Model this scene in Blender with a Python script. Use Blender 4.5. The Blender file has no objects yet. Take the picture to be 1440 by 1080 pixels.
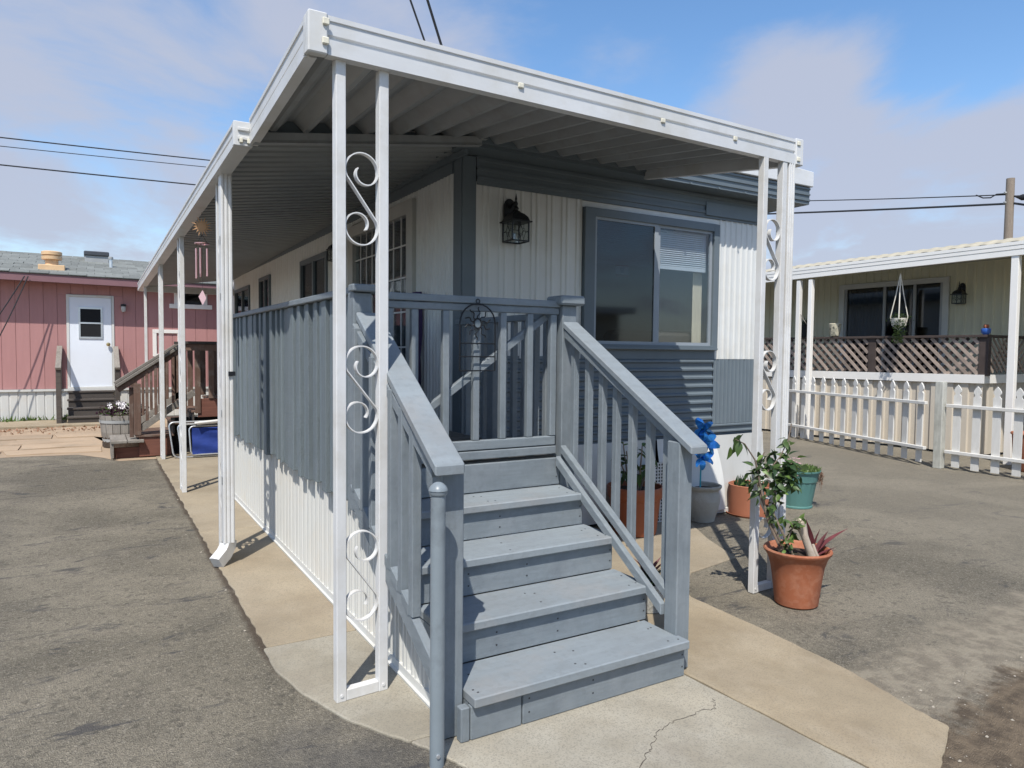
import bpy, bmesh, math, random
from mathutils import Vector, Matrix
random.seed(7)
S = bpy.context.scene
COL = S.collection

# ------------------------------------------------------------------ camera
FPX, CX, CY = 995.0, 720.0, 540.0
EYE = Vector((0, 0, 1.6))
def _cam_axes():
    dy = Vector((130 - CX, 488 - CY, FPX)).normalized()
    dx = Vector((2390 - CX, 510 - CY, FPX)); dx = (dx - dy * (dx.dot(dy) / 1.0)).normalized()
    dz = dx.cross(dy)
    return dx, dy, dz                      # world axes in image camera space (x right, y down, z forward)
_dx, _dy, _dz = _cam_axes()
right = Vector((_dx.x, _dy.x, _dz.x)); down = Vector((_dx.y, _dy.y, _dz.y)); fwd = Vector((_dx.z, _dy.z, _dz.z))
cd = bpy.data.cameras.new('camera'); cam = bpy.data.objects.new('camera', cd); COL.objects.link(cam)
cd.sensor_width = 36; cd.lens = FPX / 1440 * 36; cd.clip_start = 0.05; cd.clip_end = 3000
m = Matrix((right, -down, -fwd)).transposed().to_4x4(); m.translation = EYE
cam.matrix_world = m
S.camera = cam

# ------------------------------------------------------------------ light
SUN = Vector((-0.8, -1.0, 1.95)).normalized()
elev = math.asin(SUN.z); az = math.atan2(SUN.x, SUN.y)
sl = bpy.data.lights.new('sun', 'SUN'); sl.energy = 4.7; sl.angle = math.radians(0.53); sl.color = (1.0, 0.955, 0.88)
so = bpy.data.objects.new('sun', sl); COL.objects.link(so)
so.rotation_euler = SUN.to_track_quat('Z', 'Y').to_euler(); so.location = SUN * 60

W = bpy.data.worlds.new('World'); S.world = W; W.use_nodes = True
nt = W.node_tree; nt.nodes.clear()
def wn(t, **k):
    n = nt.nodes.new(t)
    for a, b in k.items(): setattr(n, a, b)
    return n
L = nt.links.new
out = wn('ShaderNodeOutputWorld'); bg = wn('ShaderNodeBackground'); bg.inputs[1].default_value = 0.108
sky = wn('ShaderNodeTexSky', sky_type='NISHITA'); sky.sun_disc = False; sky.sun_elevation = elev; sky.sun_rotation = az
sky.air_density = 1.0; sky.dust_density = 0.6; sky.ozone_density = 1.5
tc = wn('ShaderNodeTexCoord')
sep = wn('ShaderNodeSeparateXYZ'); L(tc.outputs['Generated'], sep.inputs[0])
def mth(op, a, b=None, clamp=False):
    n = wn('ShaderNodeMath', operation=op); n.use_clamp = clamp
    for i, v in enumerate((a, b)):
        if v is None: continue
        if isinstance(v, (int, float)): n.inputs[i].default_value = v
        else: L(v, n.inputs[i])
    return n.outputs[0]
# clouds on a layer: direction divided by height
zz = mth('ADD', mth('MAXIMUM', sep.outputs[2], 0.0), 0.22)
cmb = wn('ShaderNodeCombineXYZ')
L(mth('DIVIDE', sep.outputs[0], zz), cmb.inputs[0]); L(mth('DIVIDE', sep.outputs[1], zz), cmb.inputs[1])
mp = wn('ShaderNodeMapping'); L(cmb.outputs[0], mp.inputs[0]); mp.inputs['Location'].default_value = (0.35, 1.2, 0)
nz = wn('ShaderNodeTexNoise'); L(mp.outputs[0], nz.inputs[0])
nz.inputs['Scale'].default_value = 1.25; nz.inputs['Detail'].default_value = 12; nz.inputs['Roughness'].default_value = 0.57; nz.inputs['Distortion'].default_value = 0.35
rp = wn('ShaderNodeValToRGB'); L(nz.outputs[0], rp.inputs[0])
rp.color_ramp.elements[0].position = 0.44; rp.color_ramp.elements[1].position = 0.66
rp.color_ramp.interpolation = 'EASE'
nrm = wn('ShaderNodeVectorMath', operation='NORMALIZE'); L(tc.outputs['Generated'], nrm.inputs[0])
def bank(d, r0, r1, amt):          # a bank of cloud (or a clear patch) round one part of the sky
    dp = wn('ShaderNodeVectorMath', operation='DOT_PRODUCT'); L(nrm.outputs[0], dp.inputs[0]); dp.inputs[1].default_value = Vector(d).normalized()
    mr = wn('ShaderNodeMapRange', interpolation_type='SMOOTHSTEP'); L(dp.outputs['Value'], mr.inputs[0])
    for i, v in enumerate((math.cos(math.radians(r1)), math.cos(math.radians(r0)), 0.0, amt)): mr.inputs[i + 1].default_value = v
    return mr.outputs[0]
dens = nz.outputs[0]
for b_ in (bank((-.10, .93, .30), 5, 26, .13), bank((.30, .85, .50), 3, 16, .07), bank((.93, .52, .20), 5, 21, .17), bank((.74, .62, .25), 2, 10, .07),
           bank((.55, .70, .46), 4, 17, -.17), bank((.80, .36, .52), 5, 19, -.20), bank((.20, .97, .16), 1, 6, -.06)):
    dens = mth('ADD', dens, b_)
L(dens, rp.inputs[0])
lowhaze = mth('SUBTRACT', 0.55, mth('MULTIPLY', sep.outputs[2], 2.2), True)
cov = mth('MAXIMUM', mth('MULTIPLY', rp.outputs[0], 0.92), mth('MULTIPLY', lowhaze, 0.8), True)
mx = wn('ShaderNodeMix', data_type='RGBA'); L(cov, mx.inputs['Factor'])
sat = wn('ShaderNodeHueSaturation'); sat.inputs['Saturation'].default_value = 1.17; sat.inputs['Value'].default_value = 1.62
L(sky.outputs[0], sat.inputs['Color'])
L(sat.outputs[0], mx.inputs[6]); mx.inputs[7].default_value = (4.15, 4.50, 5.55, 1)
L(mx.outputs[2], bg.inputs[0]); L(bg.outputs[0], out.inputs[0])

S.view_settings.view_transform = 'Standard'; S.view_settings.look = 'None'
S.view_settings.exposure = 0.2; S.view_settings.gamma = 1.0; S.view_settings.use_curve_mapping = False
S.render.engine = 'CYCLES'
S.render.resolution_x = 1024; S.render.resolution_y = 768
S.cycles.max_bounces = 8

# ------------------------------------------------------------------ materials
MAT = {}
def mat(name, col, rough=0.6, var=0.12, scale=6.0, stretch=(1, 1, 1), bump=0.15, bscale=60.0, bstretch=None, metal=0.0,
        stain=None, stain_amt=0.0, stain_scale=2.0, stain2=None, stain2_amt=0.0, stain2_scale=0.7, rand=0.08, spec=0.4, speck=None, speck_amt=0.0, speck_scale=80, bdist=0.003):
    M = bpy.data.materials.new(name); M.use_nodes = True; t = M.node_tree; N = t.nodes; b = N['Principled BSDF']
    lk = t.links.new
    b.inputs['Roughness'].default_value = rough; b.inputs['Metallic'].default_value = metal
    b.inputs['Specular IOR Level'].default_value = spec
    co = N.new('ShaderNodeTexCoord'); oi = N.new('ShaderNodeObjectInfo')
    ad = N.new('ShaderNodeVectorMath'); ad.operation = 'ADD'
    sc = N.new('ShaderNodeMath'); sc.operation = 'MULTIPLY'; sc.inputs[1].default_value = 37.0
    lk(oi.outputs['Random'], sc.inputs[0]); lk(co.outputs['Object'], ad.inputs[0]); lk(sc.outputs[0], ad.inputs[1])
    def noise(scale, st, detail=5, rough=0.6):
        mp = N.new('ShaderNodeMapping'); mp.inputs['Scale'].default_value = st; lk(ad.outputs[0], mp.inputs[0])
        n = N.new('ShaderNodeTexNoise'); n.inputs['Scale'].default_value = scale; n.inputs['Detail'].default_value = detail
        n.inputs['Roughness'].default_value = rough; lk(mp.outputs[0], n.inputs[0]); return n.outputs[0]
    def mrange(x, a, b_, c, d):
        n = N.new('ShaderNodeMapRange'); lk(x, n.inputs[0])
        for i, v in enumerate((a, b_, c, d)): n.inputs[i + 1].default_value = v
        return n.outputs[0]
    def mul(a, b_):
        n = N.new('ShaderNodeMath'); n.operation = 'MULTIPLY'; lk(a, n.inputs[0])
        if isinstance(b_, float): n.inputs[1].default_value = b_
        else: lk(b_, n.inputs[1])
        return n.outputs[0]
    f = mrange(noise(scale, stretch), 0.25, 0.75, 1 - var, 1 + var)
    if rand: f = mul(f, mrange(oi.outputs['Random'], 0, 1, 1 - rand, 1 + rand))
    cur = N.new('ShaderNodeVectorMath'); cur.operation = 'SCALE'; cur.inputs[0].default_value = col[:3]; lk(f, cur.inputs['Scale'])
    c = cur.outputs[0]
    def mixin(c, fac, color):
        mx = N.new('ShaderNodeMix'); mx.data_type = 'RGBA'; lk(fac, mx.inputs['Factor']); lk(c, mx.inputs[6]); mx.inputs[7].default_value = (*color, 1); return mx.outputs[2]
    if stain: c = mixin(c, mul(mrange(noise(stain_scale, (1, 1, 1), 6, 0.65), 0.5, 0.72, 0, 1), float(stain_amt)), stain)
    if stain2: c = mixin(c, mul(mrange(noise(stain2_scale, (1.3, 1, 1), 8, 0.7), 0.46, 0.66, 0, 1), float(stain2_amt)), stain2)
    if speck:
        v = N.new('ShaderNodeTexVoronoi'); v.inputs['Scale'].default_value = speck_scale; lk(ad.outputs[0], v.inputs[0])
        sp = N.new('ShaderNodeSeparateColor'); lk(v.outputs['Color'], sp.inputs[0])
        c = mixin(c, mul(mrange(sp.outputs[0], 0.55, 1.0, 0, 1), float(speck_amt)), speck)
    lk(c, b.inputs['Base Color'])
    if bump:
        bp = N.new('ShaderNodeBump'); bp.inputs['Strength'].default_value = bump; bp.inputs['Distance'].default_value = bdist
        lk(noise(bscale, bstretch or stretch, 6, 0.65), bp.inputs['Height']); lk(bp.outputs[0], b.inputs['Normal'])
    MAT[name] = M; return M

GP = (0.192, 0.222, 0.243)
mat('grey_wood_paint_x', GP, 0.55, 0.13, 4, (1, 12, 12), 0.9, 30, (2, 30, 30), stain=(0.13, 0.15, 0.17), stain_amt=0.5, stain_scale=5, stain2=(0.27, 0.295, 0.315), stain2_amt=0.45, stain2_scale=2.2, speck=(0.09, 0.095, 0.10), speck_amt=0.10, speck_scale=40)
mat('grey_wood_paint_z', GP, 0.55, 0.13, 4, (12, 12, 1), 0.9, 30, (30, 30, 2), stain=(0.13, 0.15, 0.17), stain_amt=0.5, stain_scale=5, stain2=(0.27, 0.295, 0.315), stain2_amt=0.45, stain2_scale=2.2, speck=(0.09, 0.095, 0.10), speck_amt=0.10, speck_scale=40)
mat('grey_wood_paint_y', GP, 0.55, 0.13, 4, (12, 1, 12), 0.9, 30, (30, 2, 30), stain=(0.13, 0.15, 0.17), stain_amt=0.5, stain_scale=5, stain2=(0.27, 0.295, 0.315), stain2_amt=0.45, stain2_scale=2.2, speck=(0.09, 0.095, 0.10), speck_amt=0.10, speck_scale=40)
mat('grey_tread_paint', (0.232, 0.264, 0.286), 0.6, 0.09, 3, (1, 8, 8), 0.3, 30, (2, 20, 20), stain=(0.28, 0.265, 0.25), stain_amt=0.5, stain_scale=2.6, stain2=(0.16, 0.165, 0.165), stain2_amt=0.35, stain2_scale=1.4, speck=(0.10, 0.10, 0.10), speck_amt=0.12, speck_scale=45)
mat('grey_slat_paint', (0.150, 0.180, 0.195), 0.6, 0.12, 4, (10, 10, 1), 0.7, 26, (12, 12, 3), stain=(0.19, 0.22, 0.25), stain_amt=0.4, stain_scale=5, rand=0.14, bdist=0.006)
mat('grey_house_paint', (0.128, 0.158, 0.180), 0.5, 0.10, 3, bump=0.1, bscale=25, stain=(0.15, 0.17, 0.19), stain_amt=0.3)
mat('grey_metal_paint', (0.195, 0.228, 0.250), 0.35, 0.08, 5, bump=0.15, bscale=40, stain=(0.10, 0.11, 0.12), stain_amt=0.5, stain_scale=8)
mat('deck_floor_wood', (0.16, 0.15, 0.135), 0.75, 0.2, 4, (10, 1, 10), 0.5, 30, (20, 2, 20))
mat('white_metal', (0.60, 0.61, 0.62), 0.42, 0.06, 3, (1, 1, 3), 0.15, 10, stain=(0.46, 0.44, 0.38), stain_amt=0.45, stain_scale=4, stain2=(0.50, 0.49, 0.45), stain2_amt=0.5, stain2_scale=1.5, rand=0.03)
mat('white_post_paint', (0.62, 0.62, 0.615), 0.42, 0.04, 5, (4, 4, 1), 0.3, 14, stain=(0.46, 0.44, 0.39), stain_amt=0.45, stain_scale=6, stain2=(0.42, 0.38, 0.31), stain2_amt=0.3, stain2_scale=2.4, rand=0.03)
mat('clip_plastic', (0.66, 0.63, 0.52), 0.5, 0.15, 30)
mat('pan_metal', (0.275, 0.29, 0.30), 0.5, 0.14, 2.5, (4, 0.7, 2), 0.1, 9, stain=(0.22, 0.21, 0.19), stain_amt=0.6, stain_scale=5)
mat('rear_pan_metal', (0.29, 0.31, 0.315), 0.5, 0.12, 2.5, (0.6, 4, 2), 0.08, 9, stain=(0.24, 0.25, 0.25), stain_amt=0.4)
mat('white_siding', (0.66, 0.67, 0.655), 0.45, 0.05, 2, (6, 6, 0.6), 0.06, 12, stain=(0.50, 0.47, 0.40), stain_amt=0.35, stain_scale=2.5)
mat('white_skirt', (0.56, 0.56, 0.535), 0.5, 0.05, 3, (5, 5, 0.8), 0.06, 15, stain=(0.55, 0.50, 0.42), stain_amt=0.4, stain_scale=3)
mat('black_metal', (0.012, 0.013, 0.016), 0.4, 0.2, 10, bump=0.1)
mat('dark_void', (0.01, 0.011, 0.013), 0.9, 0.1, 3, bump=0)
mat('room_dark', (0.05, 0.055, 0.06), 0.9, 0.2, 3, bump=0)
mat('blind_white', (0.55, 0.57, 0.58), 0.6, 0.05, 5, bump=0)
mat('curtain_cream', (0.55, 0.48, 0.36), 0.9, 0.12, 6, (8, 8, 1), 0.1)
mat('door_frame', (0.50, 0.50, 0.47), 0.5, 0.06, 4, bump=0.05)
mat('purple_cloth', (0.07, 0.045, 0.12), 0.9, 0.25, 8, bump=0.3, bscale=30)
def asphaltmat():
    M = bpy.data.materials.new('asphalt'); M.use_nodes = True; t = M.node_tree; N = t.nodes; lk = t.links.new; b = N['Principled BSDF']
    b.inputs['Roughness'].default_value = .9; b.inputs['Specular IOR Level'].default_value = .25
    co = N.new('ShaderNodeTexCoord'); P = co.outputs['Object']
    def node(t_, **k):
        n = N.new(t_)
        for a_, v in k.items(): setattr(n, a_, v)
        return n
    def noise(sc, det=5, ro=.6, st=(1, 1, 1), dis=0, rot=0):
        mp = node('ShaderNodeMapping'); mp.inputs['Scale'].default_value = st; mp.inputs['Rotation'].default_value = (0, 0, rot); lk(P, mp.inputs[0]); n = node('ShaderNodeTexNoise'); n.inputs['Scale'].default_value = sc; n.inputs['Detail'].default_value = det
        n.inputs['Roughness'].default_value = ro; n.inputs['Distortion'].default_value = dis; lk(mp.outputs[0], n.inputs[0]); return n.outputs[0]
    def mr(x, a_, b_, c_, d_):
        n = node('ShaderNodeMapRange', interpolation_type='SMOOTHSTEP'); lk(x, n.inputs[0])
        for i, v in enumerate((a_, b_, c_, d_)): n.inputs[i + 1].default_value = v
        return n.outputs[0]
    def ma(op, x, y, z=None):
        n = node('ShaderNodeMath', operation=op)
        for i, v in enumerate((x, y, z)):
            if v is None: continue
            if isinstance(v, (int, float)): n.inputs[i].default_value = v
            else: lk(v, n.inputs[i])
        return n.outputs[0]
    def mix(c, f, col):
        n = node('ShaderNodeMix', data_type='RGBA'); lk(f, n.inputs['Factor'])
        if isinstance(c, tuple): n.inputs[6].default_value = (*c, 1)
        else: lk(c, n.inputs[6])
        if isinstance(col, tuple): n.inputs[7].default_value = (*col, 1)
        else: lk(col, n.inputs[7])
        return n.outputs[2]
    def vor(sc, f='F1'):
        v = node('ShaderNodeTexVoronoi'); v.inputs['Scale'].default_value = sc; lk(P, v.inputs[0]); s_ = node('ShaderNodeSeparateColor'); lk(v.outputs['Color'], s_.inputs[0]); return v.outputs['Distance'], s_.outputs[0], s_.outputs[1]
    xyz = node('ShaderNodeSeparateXYZ'); lk(P, xyz.inputs[0]); X, Y = xyz.outputs[0], xyz.outputs[1]
    c = mix((.158, .141, .108), mr(noise(.55, 8, .68, dis=.5), .38, .62, 0, 1), (.290, .256, .196))
    c = mix(c, ma('MULTIPLY', mr(noise(1.3, 7, .7, dis=.8), .50, .68, 0, 1), .55), (.105, .096, .080))
    d1, r1, g1 = vor(230); d2, r2, g2 = vor(95)
    c = mix(c, ma('MULTIPLY', mr(r1, .45, 1, 0, 1), .38), (.50, .44, .335)); c = mix(c, ma('MULTIPLY', mr(g1, .5, 1, 0, 1), .60), (.070, .063, .053))
    c = mix(c, ma('MULTIPLY', mr(r2, .90, .95, 0, 1), .28), (.50, .45, .36)); d3, r3, g3 = vor(38); c = mix(c, ma('MULTIPLY', mr(g3, .90, .95, 0, 1), .40), (.075, .068, .058))
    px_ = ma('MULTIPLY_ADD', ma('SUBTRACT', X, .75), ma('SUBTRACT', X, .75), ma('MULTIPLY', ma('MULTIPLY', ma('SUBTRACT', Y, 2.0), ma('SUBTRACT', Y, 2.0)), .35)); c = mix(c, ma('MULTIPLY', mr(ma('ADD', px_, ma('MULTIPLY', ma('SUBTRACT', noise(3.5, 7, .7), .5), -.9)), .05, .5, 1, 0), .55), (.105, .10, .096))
    sm = ma('MULTIPLY', mr(noise(1.1, 8, .72, (1, 2.6, 1), 1.2, .5), .57, .65, 0, 1), .80); c = mix(c, sm, (.08, .077, .078))
    # worn and crumbling edge along the lane, dirt against the slabs
    n1 = noise(2.2, 8, .7); n2 = noise(9, 6, .7)
    yl = ma('SUBTRACT', Y, ma('MULTIPLY_ADD', X, .05, 1.30)); e = ma('ADD', ma('ABSOLUTE', yl, 0), ma('MULTIPLY', ma('SUBTRACT', n1, .5), -.75)); e = ma('ADD', e, ma('MULTIPLY', ma('SUBTRACT', n2, .5), -.22))
    xin = mr(X, 2.3, 2.9, 0, 1)
    worn = ma('MULTIPLY', mr(ma('ADD', ma('ABSOLUTE', ma('SUBTRACT', yl, .42), 0), ma('MULTIPLY', ma('SUBTRACT', n1, .5), -1.1)), .12, .40, 1, 0), ma('MULTIPLY', xin, .85)); c = mix(c, worn, mix((.38, .33, .25), mr(n2, .4, .62, 0, 1), (.25, .215, .165)))
    dirt = ma('MULTIPLY', mr(e, .13, .27, 1, 0), xin); c = mix(c, dirt, mix((.215, .165, .112), mr(n2, .38, .62, 0, 1), (.115, .088, .062)))
    ed = ma('MULTIPLY', mr(ma('ADD', ma('ABSOLUTE', ma('SUBTRACT', X, .765), 0), ma('MULTIPLY', ma('SUBTRACT', n1, .5), -.12)), .0, .05, 1, 0), mr(Y, 3.3, 3.8, 0, .85)); c = mix(c, ed, (.085, .062, .045))
    far = ma('MULTIPLY', mr(ma('ADD', X, ma('MULTIPLY', n1, 3.0)), 6.5, 9.0, 0, 1), .45); c = mix(c, far, (.29, .257, .20))
    lk(c, b.inputs['Base Color'])
    h = ma('ADD', ma('MULTIPLY', d1, 1.2), ma('MULTIPLY', noise(28, 5, .7), 1.0)); h = ma('ADD', h, ma('MULTIPLY', noise(5, 4, .6), 1.5))
    bp = node('ShaderNodeBump'); bp.inputs['Strength'].default_value = .75; bp.inputs['Distance'].default_value = .013; lk(h, bp.inputs['Height']); lk(bp.outputs[0], b.inputs['Normal']); MAT['asphalt'] = M
asphaltmat()
mat('concrete_tan', (0.290, 0.238, 0.163), 0.88, 0.22, 2.2, bump=0.4, bscale=120, stain=(0.225, 0.175, 0.115), stain_amt=0.6, stain_scale=2.6, stain2=(0.40, 0.345, 0.26), stain2_amt=0.55, stain2_scale=1.1, speck=(0.20, 0.165, 0.12), speck_amt=0.6, speck_scale=210, spec=0.25, rand=0.02)
mat('concrete_grey', (0.290, 0.262, 0.205), 0.88, 0.24, 2.4, bump=0.4, bscale=120, stain=(0.20, 0.172, 0.135), stain_amt=0.65, stain_scale=2.3, stain2=(0.38, 0.36, 0.305), stain2_amt=0.6, stain2_scale=1.3, speck=(0.17, 0.155, 0.13), speck_amt=00.6, speck_scale=190, spec=0.25, rand=0.02)
mat('concrete_walk', (0.300, 0.250, 0.178), 0.88, 0.22, 1.6, bump=0.35, bscale=120, stain=(0.215, 0.17, 0.118), stain_amt=0.6, stain_scale=1.7, stain2=(0.37, 0.32, 0.245), stain2_amt=0.5, stain2_scale=0.9, speck=(0.18, 0.155, 0.12), speck_amt=00.6, speck_scale=190, spec=0.25, rand=0.02)
mat('dirt', (0.135, 0.105, 0.075), 0.95, 0.3, 5, bump=0.9, bscale=40, stain=(0.07, 0.055, 0.04), stain_amt=0.6, stain_scale=4, speck=(0.24, 0.2, 0.15), speck_amt=0.4, speck_scale=70, rand=0, bdist=0.015)
mat('crack_dark', (0.06, 0.05, 0.042), 0.95, 0.2, 20, bump=0)
mat('pebble', (0.33, 0.295, 0.24), 0.8, 0.3, 30)
mat('flagstone', (0.36, 0.27, 0.185), 0.9, 0.16, 1.5, bump=0.4, bscale=60, stain=(0.24, 0.2, 0.15), stain_amt=0.5, rand=0.15)
mat('pink_siding', (0.385, 0.198, 0.190), 0.7, 0.06, 3, (5, 5, 0.6), 0.15, 30, rand=0.04)
mat('maroon_trim', (0.20, 0.105, 0.115), 0.6, 0.08, 4, bump=0.1)
mat('shingle', (0.155, 0.165, 0.155), 0.9, 0.2, 12, bump=0.6, bscale=90, speck=(0.26, 0.26, 0.23), speck_amt=0.4, speck_scale=120, rand=0.22)
mat('vent_paint', (0.62, 0.42, 0.24), 0.6, 0.12, 6, bump=0.1, stain=(0.4, 0.26, 0.15), stain_amt=0.4)
mat('skylight_dark', (0.06, 0.065, 0.075), 0.4, 0.2, 4, bump=0.1)
mat('grey_box', (0.32, 0.33, 0.33), 0.6, 0.1, 4, bump=0.1)
mat('white_door', (0.74, 0.78, 0.84), 0.4, 0.03, 2, bump=0.05)
mat('sash_grey', (0.26, 0.29, 0.32), 0.4, 0.06, 6, bump=0.05)
mat('alu', (0.62, 0.64, 0.66), 0.3, 0.06, 6, bump=0.05, metal=0.7)
mat('brass', (0.55, 0.42, 0.20), 0.3, 0.1, 10, metal=0.9, bump=0)
mat('dark_wood', (0.065, 0.055, 0.048), 0.8, 0.25, 3, (1, 10, 10), 0.5, 30, rand=0.2)
mat('brown_wood', (0.125, 0.075, 0.055), 0.8, 0.25, 4, (10, 10, 1), 0.5, 30, stain=(0.24, 0.21, 0.18), stain_amt=0.6, stain_scale=6, rand=0.2)
mat('red_brown_wood', (0.16, 0.065, 0.045), 0.7, 0.2, 3, (1, 10, 10), 0.4, 30, rand=0.1)
mat('weathered_wood', (0.21, 0.19, 0.165), 0.85, 0.25, 4, (10, 1, 10), 0.6, 30, stain=(0.1, 0.085, 0.07), stain_amt=0.5, rand=0.2)
mat('barrel_wood', (0.24, 0.22, 0.195), 0.85, 0.2, 4, (10, 10, 1), 0.5, 30, stain=(0.12, 0.11, 0.1), stain_amt=0.5, rand=0.2)
mat('blue_fabric', (0.012, 0.035, 0.20), 0.75, 0.2, 6, bump=0.4, bscale=12, bdist=0.02)
mat('terracotta', (0.33, 0.108, 0.050), 0.75, 0.12, 5, bump=0.2, bscale=50, stain=(0.42, 0.22, 0.14), stain_amt=0.6, stain_scale=5, stain2=(0.20, 0.075, 0.045), stain2_amt=0.6, stain2_scale=3, speck=(0.62, 0.36, 0.24), speck_amt=0.12, speck_scale=40)
mat('terracotta_plain', (0.32, 0.120, 0.066), 0.7, 0.1, 5, bump=0.12, bscale=50, stain=(0.45, 0.24, 0.16), stain_amt=0.3)
mat('plastic_terracotta', (0.30, 0.085, 0.035), 0.5, 0.08, 4, bump=0.05)
mat('teal_plastic', (0.085, 0.200, 0.185), 0.5, 0.08, 4, bump=0.08, stain=(0.15, 0.3, 0.28), stain_amt=0.4)
mat('urn_stone', (0.40, 0.385, 0.34), 0.85, 0.14, 8, bump=0.9, bscale=18, bdist=0.02, stain=(0.25, 0.24, 0.2), stain_amt=0.5)
mat('soil', (0.06, 0.042, 0.03), 0.95, 0.4, 30, bump=1.0, bscale=60, bdist=0.02)
def leafmat(name, col, trans=0.35, var=0.35):
    M = mat(name, col, 0.45, var, 9, bump=0.2, bscale=30, rand=0.35, spec=0.5); b = M.node_tree.nodes['Principled BSDF']
    N = M.node_tree.nodes; lk = M.node_tree.links.new
    tr = N.new('ShaderNodeBsdfTranslucent'); src = b.inputs['Base Color'].links[0].from_socket; lk(src, tr.inputs[0])
    mx = N.new('ShaderNodeMixShader'); mx.inputs[0].default_value = trans
    lk(b.outputs[0], mx.inputs[1]); lk(tr.outputs[0], mx.inputs[2]); lk(mx.outputs[0], N['Material Output'].inputs[0])
leafmat('leaf_green', (0.060, 0.105, 0.032)); leafmat('leaf_light', (0.115, 0.190, 0.045)); leafmat('leaf_dark', (0.03, 0.065, 0.025))
leafmat('leaf_red', (0.16, 0.045, 0.05), 0.25); leafmat('leaf_purple', (0.07, 0.018, 0.045)); leafmat('grass_leaf', (0.14, 0.22, 0.06))
leafmat('dry_leaf', (0.30, 0.16, 0.09), 0.2)
mat('petal_white', (0.8, 0.76, 0.78), 0.6, 0.05, 5, bump=0); mat('petal_pink', (0.7, 0.42, 0.47), 0.6, 0.1, 5, bump=0)
mat('bark', (0.20, 0.155, 0.12), 0.9, 0.3, 8, (3, 3, 1), 0.6, 40, rand=0.2); mat('driftwood', (0.48, 0.41, 0.33), 0.85, 0.2, 5, (6, 6, 1), 0.6, 30, stain=(0.22, 0.16, 0.12), stain_amt=0.6, stain_scale=7)
mat('foil_blue', (0.05, 0.28, 0.70), 0.25, 0.5, 14, bump=0.5, bscale=20, metal=0.5, stain=(0.10, 0.48, 0.68), stain_amt=1.0, stain_scale=9, rand=0.3)
mat('foil_stick', (0.05, 0.32, 0.40), 0.4, 0.1, 5, bump=0)
mat('cream_siding', (0.60, 0.57, 0.42), 0.55, 0.06, 3, (5, 5, 0.6), 0.06, 15)
mat('cream_roof', (0.40, 0.365, 0.28), 0.9, 0.15, 8, bump=0.5, bscale=40, stain=(0.38, 0.35, 0.27), stain_amt=0.5)
mat('vinyl_white', (0.78, 0.76, 0.72), 0.45, 0.03, 3, bump=0.03)
mat('beige_vinyl', (0.58, 0.52, 0.43), 0.5, 0.04, 3, bump=0.05)
mat('lattice_wood', (0.30, 0.24, 0.20), 0.85, 0.25, 6, bump=0.4, rand=0.3)
mat('lattice_dark', (0.06, 0.045, 0.04), 0.85, 0.25, 6, bump=0.4, rand=0.2)
mat('picket_paint', (0.62, 0.61, 0.58), 0.6, 0.06, 6, (6, 6, 1), 0.3, 30, stain=(0.5, 0.47, 0.42), stain_amt=0.3, stain_scale=6, rand=0.04)
mat('post_wood_worn', (0.42, 0.42, 0.38), 0.85, 0.2, 5, (6, 6, 1), 0.5, 30, stain=(0.25, 0.24, 0.2), stain_amt=0.6)
mat('pole_wood', (0.25, 0.205, 0.165), 0.9, 0.2, 5, (10, 10, 1), 0.5, 20)
mat('cable', (0.02, 0.021, 0.024), 0.6, 0.1, 5, bump=0)
mat('macrame', (0.70, 0.66, 0.58), 0.9, 0.1, 20, bump=0.3)
mat('pot_blue', (0.03, 0.10, 0.36), 0.3, 0.1, 6, bump=0.05)
mat('pattern_pot', (0.45, 0.42, 0.32), 0.5, 0.1, 6, bump=0.05, speck=(0.06, 0.07, 0.06), speck_amt=0.9, speck_scale=25)
mat('rose_metal', (0.62, 0.36, 0.36), 0.3, 0.1, 8, metal=0.6, bump=0.05)
mat('gold_sun', (0.60, 0.36, 0.20), 0.45, 0.2, 12, metal=0.3, bump=0.3)
mat('pink_paper', (0.75, 0.52, 0.56), 0.5, 0.05, 5, bump=0)
mat('sticker_white', (0.7, 0.7, 0.7), 0.5, 0.02, 5, bump=0); mat('sticker_red', (0.5, 0.08, 0.07), 0.5, 0.05, 5, bump=0); mat('sticker_blue', (0.15, 0.25, 0.4), 0.5, 0.05, 5, bump=0)
mat('nail', (0.03, 0.03, 0.035), 0.5, 0.1, 5, bump=0)
mat('lamp_frost', (0.45, 0.46, 0.45), 0.3, 0.05, 5, bump=0)
mat('yellow_beige_house', (0.50, 0.45, 0.36), 0.7, 0.06, 3, bump=0.05)
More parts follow.
